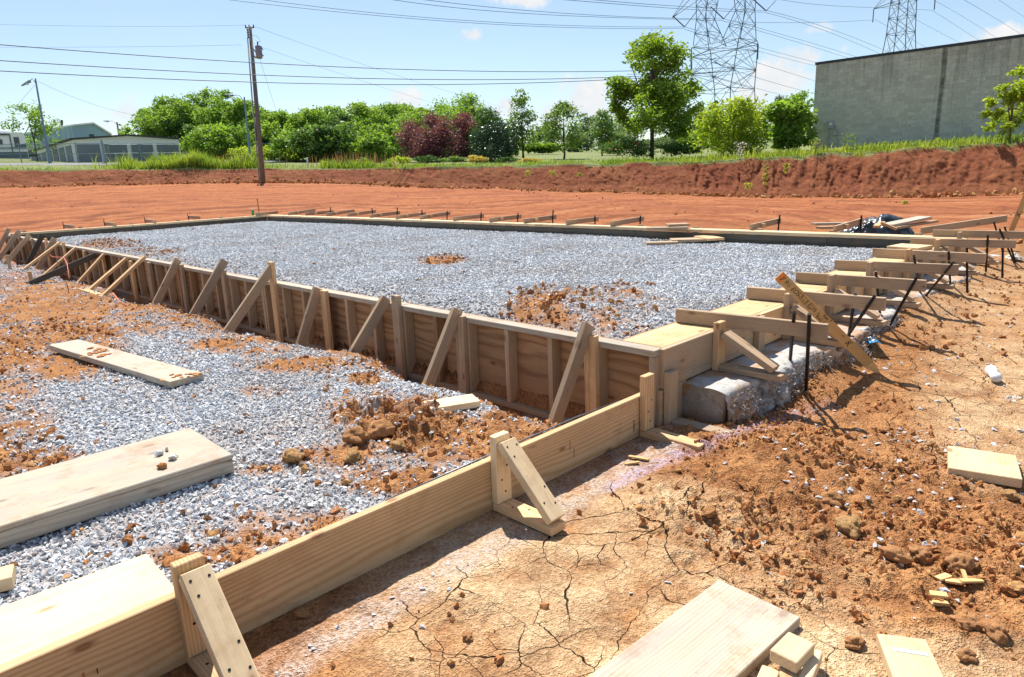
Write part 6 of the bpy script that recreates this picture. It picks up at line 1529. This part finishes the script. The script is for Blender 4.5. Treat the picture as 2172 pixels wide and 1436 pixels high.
def far_board(a, b, da, db, w_, mat, lb, up=(0, 0, 1)):
    A = Vector(at(*a, da)); B = Vector(at(*b, db)); tag(board('loose_board', A, B, w_, T2, mat, None, up, .003), lb, 'board', 'boards heaped at the far right corner', 'thing')
far_board((1880, 478), (1962, 461), 11.0, 11.4, .24, 'white_weathered', 'pale wide board leaning up in front of the black sheet')
far_board((1900, 483), (1985, 469), 10.9, 11.5, .09, 'grey_pine', 'narrow grey board to the right of the pale leaning one')
far_board((1725, 475), (1842, 473), 11.6, 11.8, .14, 'white_weathered', 'flat pale board left of the black sheet')
far_board((1736, 483), (1800, 481), 11.0, 11.2, .12, 'worn_pine', 'lower brown board left of the heap')
far_board((1858, 481), (1872, 472), 10.7, 10.9, .09, 'fresh_pine', 'left leg of the little upturned wooden frame')
far_board((1868, 472), (1902, 486), 10.8, 10.7, .09, 'fresh_pine', 'right leg of the little upturned wooden frame')
# survey lath leaning on the first spreader, with pencilled notes
la = gz(1862, 790, -.44); lt = Vector(at(1652, 584, 4.35)); dl = (lt - la).normalized()
lath = thing('survey_lath', la, 'pointed wooden survey lath with black handwriting leaning over the right wall', 'survey stake')
facing = (Vector(EYE) - (la + lt) / 2); facing = (facing - dl * facing.dot(dl)).normalized()
tipL = .10
lb_ = board('blade', la + dl * tipL, lt, .068, .010, 'lath_wood', lath, facing, .001)
sidev = facing.cross(dl)
pts = [la + dl * tipL + sidev * .034 - facing * .005, la + dl * tipL - sidev * .034 - facing * .005, la - dl * .05 - facing * .005]
prism('point', pts, None, None, facing * .010, 'lath_wood', lath)
board('painted_end', lt - dl * .045 + facing * .0004, lt + facing * .0004, .0684, .0105, 'orange_paint', lath, facing, .0005)
def write(txt, pos, size, parent, ux, uy, nrm):
    cu = bpy.data.curves.new('handwriting', 'FONT'); cu.body = txt; cu.size = size; cu.align_x = 'CENTER'; cu.align_y = 'CENTER'; cu.shear = .25; cu.offset = 0.0
    cu.materials.append(MATS['ink']); o = bpy.data.objects.new('handwriting', cu); col.objects.link(o)
    z = nrm; x = ux.normalized(); y = z.cross(x)
    mw = Matrix(((x.x, y.x, z.x, pos.x), (x.y, y.y, z.y, pos.y), (x.z, y.z, z.z, pos.z), (0, 0, 0, 1)))
    bpy.context.view_layer.update(); me_ = bpy.data.meshes.new_from_object(o); bpy.data.objects.remove(o); me_.materials.clear()
    return link('handwriting', me_, mw, parent, 'ink')
LT = (lt - la).length
def lpos(s, t=0): return lt - dl * (s * LT) + sidev * t + facing * .0062
for (s, txt, sz, t) in ((.06, "3' 9½", .034, 0), (.155, 'EOS', .034, 0), (.415, '6.62.3', .026, .009), (.44, 'R66.7', .026, -.011), (.35, '3% ½', .03, 0), (.68, 'K', .05, 0), (.61, '↑', .03, 0)):
    write(txt, lpos(s, t * 1.6), sz * 1.25, lath, -dl, sidev, facing)
r = random.Random(3); pp = []
for k in range(26): pp.append(lpos(.20 + .12 * k / 26 + r.uniform(-.012, .012), .026 * math.sin(k * 2.1)))
link('scribble', tube_mesh('scribble', pp, .0010, 'ink', 4), None, lath)
# lath at the right edge
l2b = Vector(at(2146, 487, 10.8)); l2t = Vector(at(2176, 415, 10.6)); d2 = (l2t - l2b).normalized()
l2 = thing('survey_lath', l2b, 'orange-painted survey lath standing at the right edge behind the forms', 'survey stake')
f2 = (Vector(EYE) - l2b); f2 = (f2 - d2 * f2.dot(d2)).normalized()
board('blade', l2b - d2 * .25, l2t + d2 * .25, .075, .012, 'lath_wood', l2, f2, .001)
for (s, tx, sz) in ((.25, 'X', .10), (.55, 'A X', .06)): write(tx, l2b + d2 * s + f2 * .0075, sz, l2, -d2, d2, f2)
# small stakes left of the near wall, string line
for (px, py, top, lb) in ((22, 573, 540, 'short grey stake in the soil by the left end of the near wall'), (67, 600, 575, 'short new stake in the soil before the near wall'), (0, 520, 475, 'stake standing at the far left end of the near wall')):
    b = Vector(onz(px, py, -.42)); dep = float((np.array(b) - EYE) @ RC[:, 2]); t_ = Vector(at(px - 2, top, dep)); 
    o = thing('wood_stake', b, lb, 'stake', 'little stakes near the left end'); board('shaft', b - Vector((0, 0, .1)), Vector((b.x, b.y, t_.z)), .05, .05, 'fresh_pine' if px == 67 else 'worn_pine', o, (1, 0, 0)); 
    prism('tip', [Vector((b.x - .025, b.y - .02, b.z - .1)), Vector((b.x + .025, b.y - .02, b.z - .1)), Vector((b.x, b.y - .02, b.z - .25))], None, None, (0, .04, 0), 'worn_pine', o)
st_ = [onx(95, 511, XA - .06), onx(98, 534, XA - .08), onx(112, 545, XA - .25), onx(135, 546, XA - .4), onx(142, 558, XA - .5), ony(147, 590, 11.5)]
tag(link('string_line', tube_mesh('string_line', st_, .006, 'pink_string', 5)), 'pink string line looped over the braces at the left end', 'string', None, 'thing')
st_ = [onz(238, 619, -.38), onz(255, 640, -.38), onz(268, 648, -.39)]
tag(link('string_line', tube_mesh('string_line', st_, .006, 'pink_string', 5)), 'short pink string on the soil before the near wall', 'string', None, 'thing')
b = Vector(onz(549, 449, -.05)); dep = float((np.array(b) - EYE) @ RC[:, 2])
o = thing('wood_stake', b, 'thin grade stake standing beyond the far left corner', 'stake'); board('shaft', b, Vector((b.x, b.y, at(547, 421, dep)[2])), .06, .03, 'lath_wood', o, (1, 0, 0)); board('flagging', Vector((b.x, b.y, at(547, 424, dep)[2])), Vector((b.x, b.y, at(547, 421, dep)[2])) , .064, .034, 'orange_paint', o, (1, 0, 0))
b = Vector(onz(537, 457, .0)); o = thing('spray_can', b, 'green spray can on the far left corner of the forms', 'can'); rod('body', b, b + Vector((0, 0, .17)), .04, 'green_can', o, 12); rod('cap', b + Vector((0, 0, .17)), b + Vector((0, 0, .205)), .035, 'white_plastic', o, 12, .025)
# crushed plastic bottle, snack packet, scrap
b = gz(2108, 805, -.42); bt = thing('plastic_bottle', b, 'crushed white plastic cup lying on the soil at the right', 'plastic cup')
ax_ = (Vector(onz(2095, 786, -.42)) - Vector(onz(2113, 812, -.42))).normalized(); c = b + Vector((0, 0, .032))
link('cup_body', tube_mesh('cup_body', [c - ax_ * .10, c - ax_ * .06, c + ax_ * .0 + Vector((.01, .01, .004)), c + ax_ * .06, c + ax_ * .12], [.022, .034, .026, .036, .036], 'white_plastic', 14), None, bt)
link('cup_rim', tube_mesh('cup_rim', [c + ax_ * .12 + (Vector((math.cos(a), 0, math.sin(a))) * .037) for a in np.linspace(0, 6.283, 15)], .004, 'white_plastic', 5), None, bt)
b = gz(1848, 730, -.38); pk_ = thing('snack_packet', b + Vector((0, 0, .02)), 'crumpled blue and white snack packet beside the footing', 'packet')
def sheet(name, c, ux, uy, L, W, mat, parent, seed, amp=.012, lift=0):
    n = 14; uu, vv = np.meshgrid(np.linspace(-.5, .5, n), np.linspace(-.5, .5, n), indexing='ij'); z = amp * fbm(uu * 5 + seed, vv * 5, 3, seed) + lift + .02 * np.cos(vv * 3.0)
    P = np.array(c)[None, None] + uu[..., None] * L * np.array(ux) + vv[..., None] * W * np.array(uy); P[..., 2] += z
    idn = np.arange(n * n).reshape(n, n); F = np.stack([idn[:-1, :-1], idn[1:, :-1], idn[1:, 1:], idn[:-1, 1:]], -1).reshape(-1, 4)
    return link(name, npmesh(name, P.reshape(-1, 3), F, mat, True), None, parent)
ux_ = (Vector(onz(1862, 737, -.38)) - Vector(onz(1834, 718, -.38))).normalized(); uy_ = Vector((-ux_.y, ux_.x, 0))
pb_ = sheet('wrapper', b + Vector((0, 0, .02)), ux_, uy_, .21, .11, 'packet_blue', pk_, 3)
sheet('printed_panel', b + Vector((0, 0, .0225)), ux_, uy_, .12, .045, 'packet_white', pk_, 3); sheet('printed_band', b + Vector((0, 0, .0225)) - ux_ * .08, ux_, uy_, .03, .10, 'packet_red', pk_, 3)
b = gz(2150, 842, -.42); simple('dirty_paper', (0.50, 0.44, 0.38), 0.9, 0, .3, 20)
crumple('paper_scrap', (b.x, b.y, b.z - .02), .09, .05, .045, 'dirty_paper', 'torn whitish scrap on the soil at the right edge', 'scrap', 12)
b = gz(2150, 548, -.34); crumple('paper_scrap', (b.x, b.y, b.z), .12, .10, .08, 'dirty_paper', 'white rag beyond the far end of the footing', 'scrap', 14)
# big clods that can be told apart
big = [clod_mesh('dirt_clod', 540 + k, 'big_clod', 4, .6, .75) for k in range(4)]; yel = [clod_mesh('dirt_clod', 560 + k, 'yellow_clod', 4, .6, .75) for k in range(2)]
for m_ in big + yel: m_.shade_smooth()
for k, (px, py, s_px, mt, lb) in enumerate([(808, 905, 74, 0, 'largest brown clod of the heap before the trench'), (757, 920, 60, 1, 'left brown clod of the heap before the trench'), (845, 940, 42, 4, 'yellowish clod at the front right of the heap'), (752, 965, 50, 5, 'yellowish clod at the front left of the heap'),
        (880, 920, 46, 2, 'brown clod at the right of the heap'), (755, 890, 34, 3, 'small brown clod at the back left of the heap'), (770, 873, 28, 4, 'small yellow clod at the back of the heap'), (620, 965, 60, 5, 'yellow clay clump on the stone left of the heap'), (948, 880, 34, 1, 'clod beside the clean offcut'), (832, 1120, 0, 0, ''),
        (642, 1296, 40, 2, 'round red clod against the foot of the edge board'), (990, 1345, 34, 3, 'dark clod in the cracked crust at the bottom'), (1800, 1110, 84, 4, 'pale brown clod among the rubble at right'), (1740, 1120, 44, 0, 'brown clod left of the pale one in the rubble'), (1765, 1055, 56, 1, 'long brown clod above the pale one in the rubble'),
        (1900, 1170, 66, 2, 'dark clod right of centre in the rubble'), (1945, 1165, 60, 3, 'dark clod second from the right in the rubble'), (2035, 1185, 72, 0, 'flat red clod at the right of the rubble'), (1812, 1358, 46, 1, 'loose clod near the bottom planks'), (2050, 1315, 70, 2, 'large dark clod at the lower right'), (2110, 1330, 70, 3, 'large dark clod at the far lower right'),
        (1505, 1080, 44, 2, 'crumbling clod at the edge of the crust'), (2050, 1385, 44, 1, 'small clod by the chalked plank'), (1620, 905, 30, 0, 'small clod by the footing corner'), (2140, 1046, 42, 4, 'pale clod against the short board at the right edge')]):
    if not s_px: continue
    p = gz(px, py + s_px * .25, -.3 if px < 1000 and py < 1100 else -.45); dep = float((np.array(p) - EYE) @ RC[:, 2]); s = s_px / FPX * dep * .72
    me_ = big[mt] if mt < 4 else yel[mt - 4]
    o = link('dirt_clod', me_, Matrix.Translation(p + Vector((0, 0, s * .22))) @ Matrix.Rotation(k * 2.4, 4, 'Z') @ Matrix.Diagonal((s, s * .85, s * .9, 1)))
    tag(o, lb, 'clod', 'big clods of soil', 'thing')
